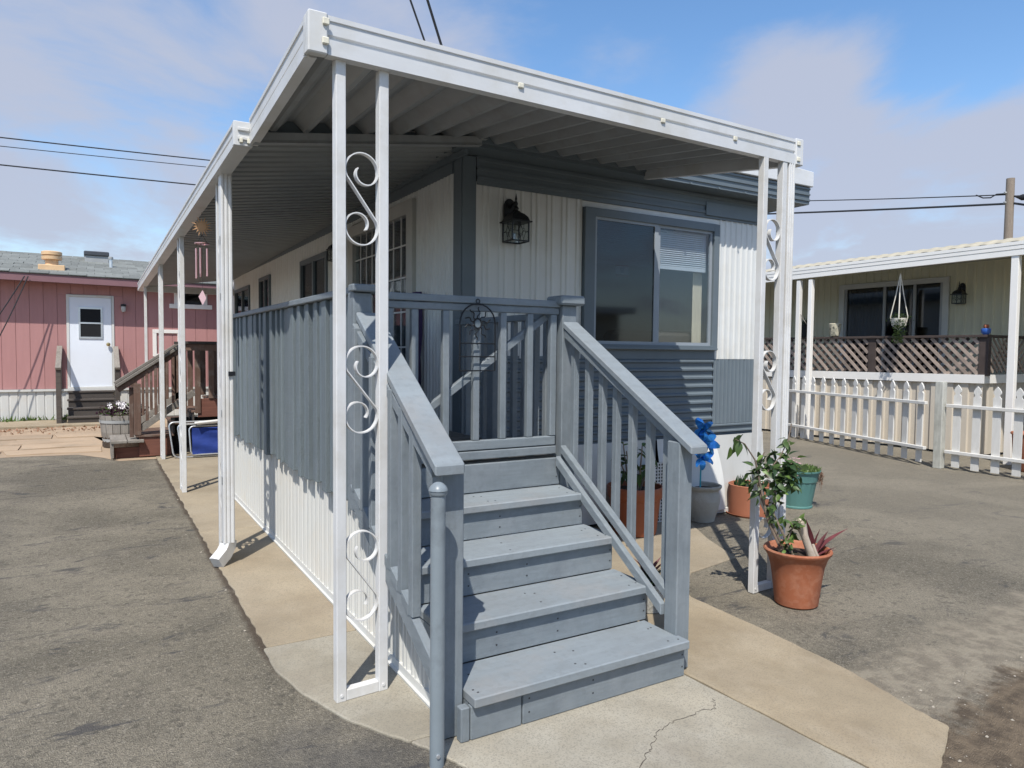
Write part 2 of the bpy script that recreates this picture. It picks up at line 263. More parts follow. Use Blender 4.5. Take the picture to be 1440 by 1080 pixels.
def glassmat(name, tint, mixf=0.86, rough=0.0):
    M = bpy.data.materials.new(name); M.use_nodes = True; N = M.node_tree.nodes; lk = M.node_tree.links.new; N.clear()
    o = N.new('ShaderNodeOutputMaterial'); t = N.new('ShaderNodeBsdfTransparent'); t.inputs[0].default_value = (*tint, 1)
    g = N.new('ShaderNodeBsdfGlossy'); g.inputs['Roughness'].default_value = rough; g.inputs[0].default_value = (0.9, 0.95, 1, 1)
    fr = N.new('ShaderNodeFresnel'); ge = N.new('ShaderNodeNewGeometry'); io = N.new('ShaderNodeMix'); io.inputs[2].default_value = 1.52; io.inputs[3].default_value = 1 / 1.52; lk(ge.outputs['Backfacing'], io.inputs[0]); lk(io.outputs[0], fr.inputs[0])
    mt = N.new('ShaderNodeMath'); mt.operation = 'MULTIPLY_ADD'; mt.inputs[1].default_value = 1.15; mt.inputs[2].default_value = max(0.0, 0.95 - mixf); lk(fr.outputs[0], mt.inputs[0])
    # faint ripple of real panes
    no = N.new('ShaderNodeTexNoise'); no.inputs['Scale'].default_value = 2.2; tc2 = N.new('ShaderNodeTexCoord'); lk(tc2.outputs['Object'], no.inputs[0])
    bp = N.new('ShaderNodeBump'); bp.inputs['Strength'].default_value = 0.02; bp.inputs['Distance'].default_value = 0.02; lk(no.outputs[0], bp.inputs['Height']); lk(bp.outputs[0], g.inputs['Normal'])
    mx = N.new('ShaderNodeMixShader'); lk(mt.outputs[0], mx.inputs[0]); lk(t.outputs[0], mx.inputs[1]); lk(g.outputs[0], mx.inputs[2]); lk(mx.outputs[0], o.inputs[0])
    MAT[name] = M
glassmat('window_glass', (0.90, 0.93, 0.95), 0.95, 0.015); glassmat('screen_glass', (0.38, 0.41, 0.44), 0.95, 0.05); glassmat('lamp_glass', (0.8, 0.82, 0.8), 0.92)

# ------------------------------------------------------------------ builders
def tag(o, label=None, cat=None, group=None, kind=None):
    if label: o['label'] = label
    if cat: o['category'] = cat
    if group: o['group'] = group
    if kind: o['kind'] = kind
    return o
def thing(name, label, cat, loc=(0, 0, 0), group=None):
    o = bpy.data.objects.new(name, None); COL.objects.link(o); o.location = loc; o.empty_display_size = 0.1
    return tag(o, label, cat, group)
def rootloc(p):
    while p is not None and p.parent is not None: p = p.parent
    return Vector(p.location) if p is not None else Vector((0, 0, 0))

class MB:
    def __init__(s): s.v = []; s.f = []; s.sm = []
    def add(s, vs, fs, smooth=False):
        n = len(s.v); s.v += [Vector(a) for a in vs]; s.f += [tuple(i + n for i in f) for f in fs]; s.sm += [smooth] * len(fs); return s
    def box(s, a, b):
        x0, y0, z0 = (min(a[i], b[i]) for i in range(3)); x1, y1, z1 = (max(a[i], b[i]) for i in range(3))
        return s.add([(x0, y0, z0), (x1, y0, z0), (x1, y1, z0), (x0, y1, z0), (x0, y0, z1), (x1, y0, z1), (x1, y1, z1), (x0, y1, z1)],
                     [(0, 3, 2, 1), (4, 5, 6, 7), (0, 1, 5, 4), (1, 2, 6, 5), (2, 3, 7, 6), (3, 0, 4, 7)])
    def bar(s, p, q, w, h, up=(0, 0, 1)):
        p, q = Vector(p), Vector(q); d = (q - p).normalized(); up = Vector(up)
        sd = d.cross(up).normalized(); u = sd.cross(d).normalized()
        vs = [e + sd * (sx * w / 2) + u * (su * h / 2) for e in (p, q) for sx, su in ((-1, -1), (1, -1), (1, 1), (-1, 1))]
        return s.add(vs, [(0, 1, 2, 3), (7, 6, 5, 4), (0, 4, 5, 1), (1, 5, 6, 2), (2, 6, 7, 3), (3, 7, 4, 0)])
    def beam_y(s, p, q, w, h):     # plumb cut ends: section in x and z, running p -> q in y/z (or sheared)
        p, q = Vector(p), Vector(q)
        vs = [e + Vector((sx * w / 2, 0, sz * h / 2)) for e in (p, q) for sx, sz in ((-1, -1), (1, -1), (1, 1), (-1, 1))]
        return s.add(vs, [(0, 1, 2, 3), (7, 6, 5, 4), (0, 4, 5, 1), (1, 5, 6, 2), (2, 6, 7, 3), (3, 7, 4, 0)])
    def tube(s, pts, r, n=8, close=False):
        pts = [Vector(p) for p in pts]; rs = r if isinstance(r, (list, tuple)) else [r] * len(pts)
        rings = []; prev = None
        for i, p in enumerate(pts):
            if close: d = pts[(i + 1) % len(pts)] - pts[i - 1]
            else: d = pts[min(i + 1, len(pts) - 1)] - pts[max(i - 1, 0)]
            d = d.normalized() if d.length > 1e-9 else Vector((0, 0, 1))
            if prev is None:
                a = Vector((0, 0, 1)) if abs(d.z) < 0.9 else Vector((1, 0, 0)); a = (a - d * a.dot(d)).normalized()
            else:
                a = prev - d * prev.dot(d); a = a.normalized()
            prev = a; b = d.cross(a)
            rings.append([p + (a * math.cos(2 * math.pi * k / n) + b * math.sin(2 * math.pi * k / n)) * rs[i] for k in range(n)])
        vs = [v for r_ in rings for v in r_]; fs = []
        m_ = len(rings)
        for i in range(m_ if close else m_ - 1):
            j = (i + 1) % m_
            for k in range(n): fs.append((i * n + k, i * n + (k + 1) % n, j * n + (k + 1) % n, j * n + k))
        s.add(vs, fs, True)
        if not close:
            s.add(rings[0], [tuple(range(n - 1, -1, -1))]); s.add(rings[-1], [tuple(range(n))])
        return s
    def lathe(s, c, prof, n=28, cap=True, ripple=None):
        c = Vector(c); vs = []; fs = []
        for r, z in prof:
            for k in range(n):
                a = 2 * math.pi * k / n; rr = r * (ripple(a, z) if ripple else 1); vs.append(c + Vector((rr * math.cos(a), rr * math.sin(a), z)))
        for i in range(len(prof) - 1):
            for k in range(n): fs.append((i * n + k, i * n + (k + 1) % n, (i + 1) * n + (k + 1) % n, (i + 1) * n + k))
        s.add(vs, fs, True)
        if cap:
            s.add(vs[:n], [tuple(range(n - 1, -1, -1))]); s.add(vs[-n:], [tuple(range(n))])
        return s
    def prism(s, poly, off):         # polygon points (3d) extruded by vector off
        n = len(poly); off = Vector(off); a = [Vector(p) for p in poly]; b = [p + off for p in a]
        return s.add(a + b, [tuple(range(n - 1, -1, -1)), tuple(range(n, 2 * n))] + [(i, (i + 1) % n, n + (i + 1) % n, n + i) for i in range(n)])
    def sweep(s, prof, p, q, n_, caps=True):   # profile [(outward, dz)] extruded from p to q, n_ the outward direction
        p, q, n_ = Vector(p), Vector(q), Vector(n_); k = len(prof)
        a = [p + n_ * d + Vector((0, 0, z)) for d, z in prof]; b = [q + n_ * d + Vector((0, 0, z)) for d, z in prof]
        s.add(a + b, [(i, (i + 1) % k, k + (i + 1) % k, k + i) for i in range(k)])
        if caps: s.add(a, [tuple(range(k))]); s.add(b, [tuple(range(k - 1, -1, -1))])
        return s
    def ribs(s, p, u, n_, length, z0, z1, pitch, prof):   # upright ribbed sheet; prof [(fraction, depth)]; z0, z1 numbers or functions of distance
        p, u, n_ = Vector(p), Vector(u), Vector(n_); pts = []; t = 0.0
        while t < length - 1e-6:
            for f, d in prof:
                if t + f * pitch <= length: pts.append((t + f * pitch, d))
            t += pitch
        pts.append((length, prof[0][1]))
        g = lambda z, t: z(t) if callable(z) else z
        vs = []
        for t, d in pts:
            for z in (z0, z1):
                q = p + u * t + n_ * d; vs.append((q.x, q.y, g(z, t)))
        return s.add(vs, [(2 * i, 2 * i + 2, 2 * i + 3, 2 * i + 1) for i in range(len(pts) - 1)])
    def hribs(s, p, q, n_, z0, z1, pitch, prof):          # horizontal ribs
        p, q, n_ = Vector(p), Vector(q), Vector(n_); vs = []; z = z0; lv = []
        while z < z1 - 1e-6:
            for f, d in prof:
                if z + f * pitch <= z1: lv.append((z + f * pitch, d))
            z += pitch
        lv.append((z1, prof[0][1]))
        for z, d in lv:
            for e in (p, q): vs.append((e.x + n_.x * d, e.y + n_.y * d, z))
        return s.add(vs, [(2 * i, 2 * i + 1, 2 * i + 3, 2 * i + 2) for i in range(len(lv) - 1)])
    def mesh(s, name, material, org=Vector((0, 0, 0)), bevel=0.0):
        me = bpy.data.meshes.new(name); me.from_pydata([v - org for v in s.v], [], s.f)
        me.polygons.foreach_set('use_smooth', s.sm)
        bm = bmesh.new(); bm.from_mesh(me)
        if any(s.sm) or bevel: bmesh.ops.remove_doubles(bm, verts=bm.verts, dist=1e-5)
        bmesh.ops.recalc_face_normals(bm, faces=bm.faces)
        if bevel:
            es = [e for e in bm.edges if len(e.link_faces) == 2 and e.calc_face_angle(0) > 0.5]
            bmesh.ops.bevel(bm, geom=es, offset=bevel, segments=1, affect='EDGES', clamp_overlap=True)
        bm.to_mesh(me); bm.free()
        if any(s.sm): me.set_sharp_from_angle(angle=math.radians(40))
        if material: me.materials.append(MAT[material])
        return me
    def build(s, name, material, parent=None, bevel=0.0, label=None, kind=None):
        o = bpy.data.objects.new(name, s.mesh(name, material, rootloc(parent) if parent else Vector((0, 0, 0)), bevel)); COL.objects.link(o)
        if parent: o.parent = parent
        if label: o['label'] = label
        if kind: o['kind'] = kind
        return o
    def solo(s, name, material, label, cat, loc, group=None, bevel=0.0):   # a thing that is one mesh
        o = bpy.data.objects.new(name, s.mesh(name, material, Vector(loc), bevel)); COL.objects.link(o); o.location = loc
        return tag(o, label, cat, group)
def inst(name, me, parent, loc, rot=(0, 0, 0), scale=(1, 1, 1)):
    o = bpy.data.objects.new(name, me); COL.objects.link(o)
    o.parent = parent; o.location = Vector(loc) - rootloc(parent) if parent else Vector(loc); o.rotation_euler = rot; o.scale = scale
    return o
def B(a, b): return MB().box(a, b)
R = random.uniform
def copy_tree(o, parent=None):
    c = o.copy(); COL.objects.link(c)
    if parent: c.parent = parent
    for ch in list(o.children): copy_tree(ch, c)
    return c

# ================================================================== ground
def sheet(poly, z):
    mb = MB(); mb.add([(x, y, z) for x, y in poly], [tuple(range(len(poly)))]); return mb
def slab(poly, z0, z1):
    return MB().prism([(x, y, z0) for x, y in poly], (0, 0, z1 - z0))
tag(sheet([(-400, -400), (400, -400), (400, 400), (-400, 400)], 0).build('asphalt', 'asphalt'), kind='structure')
def ragged(poly, amp, n=5, seed=1):
    rr = random.Random(seed); o = []
    for i, (x, y) in enumerate(poly):
        x2, y2 = poly[(i + 1) % len(poly)]
        for k in range(n):
            t = k / n; o.append((x + (x2 - x) * t + rr.uniform(-amp, amp) * (k > 0), y + (y2 - y) * t + rr.uniform(-amp, amp) * (k > 0)))
    return o
# concrete walk along the deck: slabs with open joints
edge = [(1.085, 2.625), (1.03, 2.71), (0.91, 2.94), (0.81, 3.24), (0.755, 3.55), (0.757, 3.838)]
tag(slab(ragged([(1.36, 2.625)] + edge + [(1.36, 3.838)], .004, 5, 2), -0.06, 0.012).build('walkway_slab', 'concrete_grey', bevel=0.006), kind='structure')
for y0, y1 in ((3.85, 6.55), (6.56, 9.2), (9.21, 11.1), (11.11, 13.6)):
    rr = random.Random(int(y0 * 10)); e = []
    n = 34
    for k in range(n + 1): e.append((0.775 + rr.uniform(-0.010, 0.010), y0 + (y1 - y0) * k / n))
    x1 = 1.40 if y1 < 9 else 2.5
    tag(slab(e + [(x1, y1), (x1, y0)], -0.06, 0.011).build('walkway_slab', 'concrete_walk', bevel=0.005), kind='structure')
tag(slab(ragged([(1.22, 0.6), (2.563, 0.6), (2.545, 1.55), (2.497, 2.52), (2.497, 2.9), (1.37, 2.9), (1.37, 2.618), (1.09, 2.618), (1.145, 2.51), (1.205, 2.36), (1.22, 2.1)], .004, 6, 7), -0.06, 0.011).build('front_slab', 'concrete_grey', bevel=0.005), kind='structure')
tag(slab(ragged([(2.572, 1.36), (2.75, 1.42), (3.137, 1.585), (3.16, 1.75), (3.25, 2.1), (3.31, 2.7), (3.335, 3.30), (3.40, 3.45), (2.508, 3.45), (2.508, 2.52), (2.556, 1.55)], .0045, 9, 6), -0.06, 0.013).build('tan_slab', 'concrete_tan', bevel=0.006), kind='structure')
tag(slab([(1.42, 3.46), (3.42, 3.46), (3.72, 3.69), (4.30, 3.80), (4.52, 4.3), (4.79, 4.77), (4.9, 5.3), (1.42, 5.3)], -0.06, 0.010).build('concrete_pad', 'concrete_walk', bevel=0.005), kind='structure')
# crack across the front slab
cp = [(2.433, 2.260), (2.406, 2.231), (2.370, 2.192), (2.309, 2.206), (2.216, 2.203), (2.140, 2.198), (2.078, 2.193), (1.992, 2.159), (1.932, 2.114), (1.887, 2.081), (1.799, 2.026), (1.70, 1.96)]
def crack(pts, w, z, seed=0):
    rr = random.Random(seed); fine = []
    for i in range(len(pts) - 1):
        for k in range(5):
            t = k / 5; fine.append((pts[i][0] + (pts[i + 1][0] - pts[i][0]) * t + rr.uniform(-.008, .008), pts[i][1] + (pts[i + 1][1] - pts[i][1]) * t + rr.uniform(-.008, .008)))
    fine.append(pts[-1]); vs = []
    for i, p in enumerate(fine):
        q = Vector((*fine[min(i + 1, len(fine) - 1)], 0)) - Vector((*fine[max(i - 1, 0)], 0)); q.normalize(); nn = Vector((-q.y, q.x, 0)) * w * rr.uniform(.3, 1)
        vs += [Vector((*p, z)) + nn, Vector((*p, z)) - nn]
    mb = MB(); mb.add(vs, [(2 * i, 2 * i + 2, 2 * i + 3, 2 * i + 1) for i in range(len(fine) - 1)]); return mb
tag(crack(cp, 0.0022, 0.0125, 3).build('slab_crack', 'crack_dark'), kind='structure')
# loose stones on the ground: nobody could count them
pb = MB(); rr = random.Random(5)
for k in range(330):
    c = rr.random()
    if c < 0.45: x, y = rr.uniform(2.75, 4.6), rr.uniform(1.25, 1.85)
    elif c < 0.65: x, y = 0.72 + rr.uniform(-.1, .03), rr.uniform(3.2, 9)
    else: x, y = rr.uniform(-2, 7), rr.uniform(1.5, 9)
    if 0.76 < x < 3.3 and y > 2.2 or (1.2 < x < 2.75 and y < 2.9): continue
    r = 0.0022 + .0075 * rr.random() ** 3
    a = rr.uniform(0, 6)
    vs = [(x + r * math.cos(a + t * 1.2566) * rr.uniform(.7, 1.3), y + r * math.sin(a + t * 1.2566) * rr.uniform(.7, 1.3), 0.002) for t in range(5)] + [(x, y, r * .8 + .002)]
    pb.add(vs, [(i, (i + 1) % 5, 5) for i in range(5)])
tag(pb.build('loose_stones', 'pebble'), kind='stuff')
# patio of broken stone in front of the pink house
tag(sheet([(-9, 12.32), (-0.9, 12.36), (-0.2, 12.22), (0.1, 11.75), (0.3, 11.3), (0.772, 11.3), (0.772, 13.6), (2.6, 13.6), (2.6, 17.8), (-9, 17.8)], 0.004).build('patio_bed', 'flagstone'), kind='structure')
patio = thing('stone_patio', 'tan patio of broken flat stones in front of the pink house', 'patio', (-1.5, 14, 0)); patio['kind'] = 'structure'; del patio['category']
rr = random.Random(11); ys = [12.40, 13.05, 13.75, 14.5, 15.2]
for r_ in range(len(ys) - 1):
    x = -6.0 + rr.uniform(-.4, .4)
    while x < 0.05:
        w = rr.uniform(0.6, 1.3); x1 = min(x + w, 0.12)
        y0, y1 = ys[r_], ys[r_ + 1]; g = 0.006
        poly = [(x + g + rr.uniform(-.1, .1) * (x > -5), y0 + g + rr.uniform(0, .1)), (x + w * .5, y0 + g + rr.uniform(-.0, .12)), (x1 - g, y0 + g), (x1 - g, y1 - g - rr.uniform(0, .06)), (x + w * .45, y1 - g - rr.uniform(0, .1)), (x + g, y1 - g)]
        MB().prism([(a, b, 0.004) for a, b in poly], (0, 0, 0.012 + rr.uniform(0, .010))).build('flagstone', 'flagstone', patio)
        x = x1 + .004
pr = thing('paved_step', 'low concrete kerb step below the pink house skirting', 'step', (-1.5, 16.9, 0)); pr['kind'] = 'structure'; del pr['category']
slab([(-7, 16.6), (0.9, 16.6), (0.9, 17.75), (-7, 17.75)], 0.0, 0.055).build('kerb_slab', 'concrete_tan', pr, 0.01)
lt = MB(); rr = random.Random(3)
for k in range(500):
    x, y = rr.uniform(-4, 0.3), rr.gauss(16.1, .3); z = 0.006; s_ = rr.uniform(.02, .06); a = rr.uniform(0, 6)
    lt.add([(x, y, z), (x + s_ * math.cos(a), y + s_ * math.sin(a), z + rr.uniform(0, .03)), (x + s_ * math.cos(a + 1), y + s_ * math.sin(a + 1), z + rr.uniform(0, .05))], [(0, 1, 2)])
tag(lt.build('leaf_litter', 'dry_leaf'), kind='stuff')

# ================================================================== our mobile home
X0, X1, YF, YB = 2.545, 6.08, 5.10, 16.6
home = thing('mobile_home', 'white and grey mobile home with ribbed siding behind the porch', 'mobile home', (X0, YF, 0))
RIB = [(0, 0), (.18, 0), (.30, -.012), (.42, 0)]
FR = [(0, 0), (.55, 0), (.62, -.014), (.80, -.014), (.87, 0)]
# front wall: panels around the window hole (hole x 3.80-5.34, z 1.68-2.82)
f = MB(); n_ = (0, -1, 0)
f.ribs((2.667, YF, 0), (1, 0, 0), n_, 1.06, 1.54, 2.96, 0.155, [(0, 0), (.36, 0), (.42, .012), (.56, .012), (.62, 0), (.70, 0), (.76, .010), (.86, .010), (.92, 0)])
f.build('white_front_panel', 'white_siding', home)
f = MB(); f.ribs((5.386, YF, 0), (1, 0, 0), n_, X1 - 5.386, 1.54, 2.93, 0.078, [(0, 0), (.35, .002), (.5, .014), (.65, .014), (.8, .002)]); f.build('white_side_panel', 'white_siding', home)
f = MB(); f.ribs((5.37, YF - .006, 0), (1, 0, 0), n_, X1 - 5.37, .885, 1.538, 0.055, [(0, 0), (.4, .002), (.55, .009), (.75, .009), (.9, .002)]); f.build('grey_ribbed_panel', 'grey_house_paint', home)
f = MB(); f.hribs((2.667, YF, 0), (5.365, YF, 0), Vector(n_), .885, 1.54, .082, [(0, .0), (.45, .002), (.6, .022), (.8, .022), (.95, 0)]); f.build('grey_corrugated_panel', 'grey_house_paint', home)
f = MB(); f.box((2.667, YF - .004, 1.536), (3.725, YF + .02, 1.560)); f.build('panel_seam', 'grey_house_paint', home)
f = MB(); f.hribs((2.56, YF - .012, 0), (X1 + .01, YF - .012, 0), Vector(n_), .76, .884, .062, [(0, 0), (.5, .004), (.65, .018), (.85, .018), (.95, 0)]); f.build('grey_skirt_band', 'grey_house_paint', home)
B((3.725, YF - .003, 1.54), (5.386, YF + .05, 1.625)).build('window_surround', 'white_siding', home); B((3.725, YF - .003, 2.875), (5.386, YF + .05, 2.93)).build('window_surround', 'white_siding', home)
B((3.725, YF - .006, 1.54), (5.386, YF - .0035, 1.622)).build('under_window_strip', 'grey_house_paint', home)
f = MB(); f.box((2.545, YF - .012, .6), (2.667, YF + .1, 3.15)); f.box((2.536, YF + .0, .6), (2.545, YF + .14, 3.15)); f.build('corner_trim', 'grey_house_paint', home, .003)
f = MB(); f.hribs((2.667, YF - .017, 0), (X1, YF - .017, 0), Vector(n_), 2.93, 3.16, .075, [(0, .0), (.5, 0), (.6, .010), (.9, .010), (.95, 0)]); f.build('grey_top_band', 'grey_house_paint', home)
B((5.20, YF - .034, 2.955), (5.95, YF - .029, 3.08)).build('patch_panel', 'grey_house_paint', home)
# eave box and roof
f = MB(); f.hribs((2.42, 4.85, 0), (6.46, 4.85, 0), Vector(n_), 3.155, 3.33, .058, [(0, 0), (.5, 0), (.6, .012), (.9, .012), (.97, 0)])
f.add([(2.42, 4.85, 3.155), (6.46, 4.85, 3.155), (6.46, YF, 3.16), (2.42, YF, 3.16)], [(0, 1, 2, 3)])
f.add([(6.46, 4.85, 3.155), (6.46, YB, 3.155), (6.46, YB, 3.33), (6.46, 4.85, 3.33)], [(0, 1, 2, 3)])
f.add([(6.46, YF, 3.16), (6.46, YB, 3.16), (X1, YB, 3.16), (X1, YF, 3.16)], [(0, 1, 2, 3)])
f.add([(2.42, 4.85, 3.155), (2.42, 5.4, 3.155), (2.42, 5.4, 3.33), (2.42, 4.85, 3.33)], [(0, 1, 2, 3)])
f.build('eave', 'grey_house_paint', home)
f = MB()
for k in range(5):
    x = 4.75 + k * .36; f.box((x, 4.828, 3.150), (x + .02, 4.846, 3.166))
f.build('eave_rivet', 'grey_house_paint', home, kind='stuff')
f = MB(); n = 14; ring = []
for k in range(n + 1):
    t = k / n; x = 2.40 + (6.485 - 2.40) * t; ring.append((x, 3.335 + .15 * (1 - (2 * t - 1) ** 4) * 0 + .16))
prof = [(2.40, 3.335), (6.485, 3.335), (6.485, 3.49), (5.5, 3.53), (4.4, 3.545), (3.4, 3.53), (2.40, 3.49)]
f.prism([(x, 4.82, z) for x, z in prof], (0, YB - 4.82, 0)); f.build('roof', 'white_metal', home, .006)
# left side wall, ribbed, with holes left for the doors and windows
f = MB()
def sidew(y0, y1, z0, z1, pitch=.066):
    f.ribs((X0, y0, 0), (0, 1, 0), (-1, 0, 0), y1 - y0, z0, z1, pitch, [(0, 0), (.5, 0), (.6, .009), (.85, .009), (.95, 0)])
sidew(5.24, 6.02, .6, 3.04); sidew(6.02, 7.90, 2.97, 3.04); sidew(7.90, 8.80, .6, 3.04)
sidew(8.80, 10.10, 2.82, 3.04, .13); sidew(8.80, 10.10, .6, 1.75, .13); sidew(10.10, 12.10, .6, 3.04, .13); sidew(12.10, 12.95, 2.82, 3.04, .13); sidew(12.10, 12.95, .6, 1.9, .13)
sidew(12.95, 13.85, .6, 3.04, .13); sidew(13.85, 15.4, 2.78, 3.04, .13); sidew(13.85, 15.4, .6, 1.9, .13); sidew(15.4, YB, .6, 3.04, .13)
f.build('side_wall', 'white_siding', home)
f = MB(); f.box((X0 - .02, 5.24, 3.035), (X0 + .05, YB, 3.22)); f.box((X0 - .05, 4.95, 3.12), (X0 - .0205, YB, 3.17)); f.build('side_top_band', 'grey_house_paint', home)
B((X0 - .01, 5.24, .0), (X0 + .02, YB, .6)).build('side_skirt', 'grey_house_paint', home)
f = MB(); f.box((X1 - .02, YF + .005, 0.05), (X1, YB, 3.15)); f.box((X0 + .03, YB - .03, 0.0), (X1 - .03, YB, 3.15)); f.build('outer_wall', 'white_siding', home)
# dim room behind the glass
f = MB(); f.box((X0 + .06, 7.95, .8), (X1 - .05, 8.0, 3.0)); f.box((X0 + .06, 5.2, .86), (X1 - .05, 7.95, .9)); f.box((X0 + .06, 5.2, 3.06), (X1 - .05, YB - .1, 3.1)); f.box((4.4, 8.0, .6), (4.44, YB - .1, 3.05))
f.build('room_shell', 'room_dark', home)
# front skirting: flat sheets leaning out
for k, (xa, xb, lean, lab) in enumerate(((2.62, 3.60, .02, None), (3.605, 4.60, .05, None), (4.605, 5.36, .16, 'bent white skirting sheet bulging outward'), (5.365, X1, .06, None))):
    m_ = MB(); n = 8; vs = []
    for i in range(n + 1):
        t = i / n; z = .775 * (1 - t) + .055 * t
        for j in range(6):
            s_ = j / 5; x = xa + (xb - xa) * s_
            d = lean * (t ** 1.4) + (.06 * math.sin(math.pi * t) * s_ * s_ if k == 2 else .008 * math.sin(5 * s_ + 3 * t))
            vs.append((x + (0.02 * t if k == 2 else 0), YF - .02 - .012 * k - d, z))
    fs = [(i * 6 + j, i * 6 + j + 1, i * 6 + j + 7, i * 6 + j + 6) for i in range(n) for j in range(5)]
    m_.add(vs, fs, True); o = m_.build('skirting_sheet', 'white_skirt', home, label=lab)
B((4.7, YF - .16, .012), (X1, YF - .02, .05)).build('skirting_track', 'white_skirt', home)
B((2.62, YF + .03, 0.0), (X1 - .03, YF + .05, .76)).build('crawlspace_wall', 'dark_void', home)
# front window
def slide_window(home, p0, p1, z0, z1, axis, frame='grey_house_paint', inner='alu', depth=1):
    pass
wf = MB()
for a, b in (((3.728, YF - .045, 1.625), (3.84, YF + .03, 2.872)), ((5.31, YF - .045, 1.625), (5.385, YF + .03, 2.872))): wf.box(a, b)
wf.box((3.84, YF - .045, 2.80), (5.31, YF + .03, 2.872)); wf.box((3.84, YF - .05, 1.625), (5.31, YF + .03, 1.672))
win = wf.build('front_window', 'grey_house_paint', home, .003)
B((3.845, YF - .062, 1.63), (5.37, YF - .046, 1.648)).build('sill_lip', 'grey_house_paint', win)
sf = MB()
for a, b in (((3.84, YF - .030, 1.672), (3.868, YF - .005, 2.80)), ((4.545, YF - .030, 1.672), (4.59, YF - .005, 2.80)), ((4.594, YF - .018, 1.672), (4.625, YF + .008, 2.80)), ((5.282, YF - .018, 1.672), (5.31, YF + .008, 2.80)),
             ((3.868, YF - .030, 2.775), (4.545, YF - .005, 2.80)), ((3.868, YF - .030, 1.672), (4.545, YF - .005, 1.70)), ((4.625, YF - .018, 2.775), (5.282, YF + .008, 2.80)), ((4.625, YF - .018, 1.672), (5.282, YF + .008, 1.70))): sf.box(a, b)
sf.build('sash_frame', 'sash_grey', win)
B((3.868, YF - .020, 1.70), (4.545, YF - .014, 2.775)).build('screened_pane', 'screen_glass', win)
B((4.625, YF - .006, 1.70), (5.282, YF + .000, 2.775)).build('pane', 'window_glass', win)
bl = MB()
for k in range(17): 
    z = 2.77 - k * .0195; bl.add([(4.63, YF + .034, z - .018), (5.28, YF + .034, z - .018), (5.28, YF + .046, z), (4.63, YF + .046, z)], [(0, 1, 2, 3)])
for k in range(17):
    z = 2.77 - k * .0195; bl.add([(3.87, YF + .034, z - .018), (4.54, YF + .034, z - .018), (4.54, YF + .046, z), (3.87, YF + .046, z)], [(0, 1, 2, 3)])
bl.box((4.63, YF + .03, 2.40), (5.27, YF + .06, 2.435)); bl.box((3.87, YF + .03, 2.40), (4.54, YF + .06, 2.435))
bl.build('blind', 'blind_white', win, kind='stuff')
cu = MB(); vs = []
for k in range(15):
    x = 5.16 + k * .009; y = YF + .09 + .012 * (k % 2)
    vs += [(x, y, 1.70), (x, y, 2.75)]
cu.add(vs, [(2 * i, 2 * i + 2, 2 * i + 3, 2 * i + 1) for i in range(14)]); cu.build('curtain', 'curtain_cream', win)
st = B((4.10, YF - .0115, 2.285), (4.25, YF - .0095, 2.395)).build('sticker', 'sticker_white', win)
B((4.10, YF - .0125, 2.285), (4.25, YF - .0116, 2.312)).build('sticker_band', 'sticker_red', win)
B((4.10, YF - .0125, 2.385), (4.25, YF - .0116, 2.395)).build('sticker_band', 'sticker_red', win)
B((4.155, YF - .0126, 2.325), (4.195, YF - .0116, 2.372)).build('sticker_mark', 'sticker_blue', win)
# couch seen dimly through the glass
sb = MB(); sb.box((4.3, 5.45, .9), (5.5, 6.1, 1.62)); sb.box((4.35, 5.4, 1.55), (5.45, 5.62, 1.82)); sb.solo('couch', 'dark_wood', 'dark couch back seen dimly through the front window', 'couch', (4.9, 5.8, .9), bevel=.05)
# double glazed doors with grids on the left wall
dr = MB()
for a, b in (((X0 - .045, 6.02, .90), (X0 + .03, 6.16, 2.97)), ((X0 - .045, 7.72, .90), (X0 + .03, 7.90, 2.97)), ((X0 - .045, 6.16, 2.85), (X0 + .03, 7.72, 2.97)), ((X0 - .045, 6.16, .90), (X0 + .03, 7.72, 1.0))): dr.box(a, b)
door = dr.build('glazed_door', 'door_frame', home, .004)
B((X0 - .004, 6.16, 1.0), (X0 + .002, 7.72, 2.85)).build('door_pane', 'window_glass', door)
g = MB(); g.box((X0 - .03, 6.89, 1.0), (X0 + .01, 6.99, 2.85)); g.build('door_stile', 'door_frame', door)
for y in (6.35, 6.55, 6.72, 7.16, 7.34, 7.53): B((X0 - .016, y, 1.0), (X0 - .006, y + .014, 2.85)).build('muntin', 'white_post_paint', door)
for z in (1.30, 1.62, 1.95, 2.27, 2.57): B((X0 - .018, 6.16, z), (X0 - .0165, 7.72, z + .016)).build('muntin', 'white_post_paint', door)
for y0, y1, z0, z1 in ((8.80, 10.10, 1.75, 2.82), (12.10, 12.95, 1.9, 2.82), (13.85, 15.4, 1.9, 2.78)):
    w_ = MB(); e = .06; xo = X0 - .035
    w_.box((xo, y0, z0), (X0 + .02, y0 + e, z1)); w_.box((xo, y1 - e, z0), (X0 + .02, y1, z1)); w_.box((xo, y0 + e, z1 - e), (X0 + .02, y1 - e, z1)); w_.box((xo, y0 + e, z0), (X0 + .02, y1 - e, z0 + e))
    w_.box((xo + .006, (y0 + y1) / 2 - .03, z0 + e), (X0 + .018, (y0 + y1) / 2 + .03, z1 - e))
    wo = w_.build('side_window', 'grey_house_paint', home, .003)
    B((X0 - .002, y0 + e, z0 + e), (X0 + .004, y1 - e, z1 - e)).build('pane', 'screen_glass', wo)
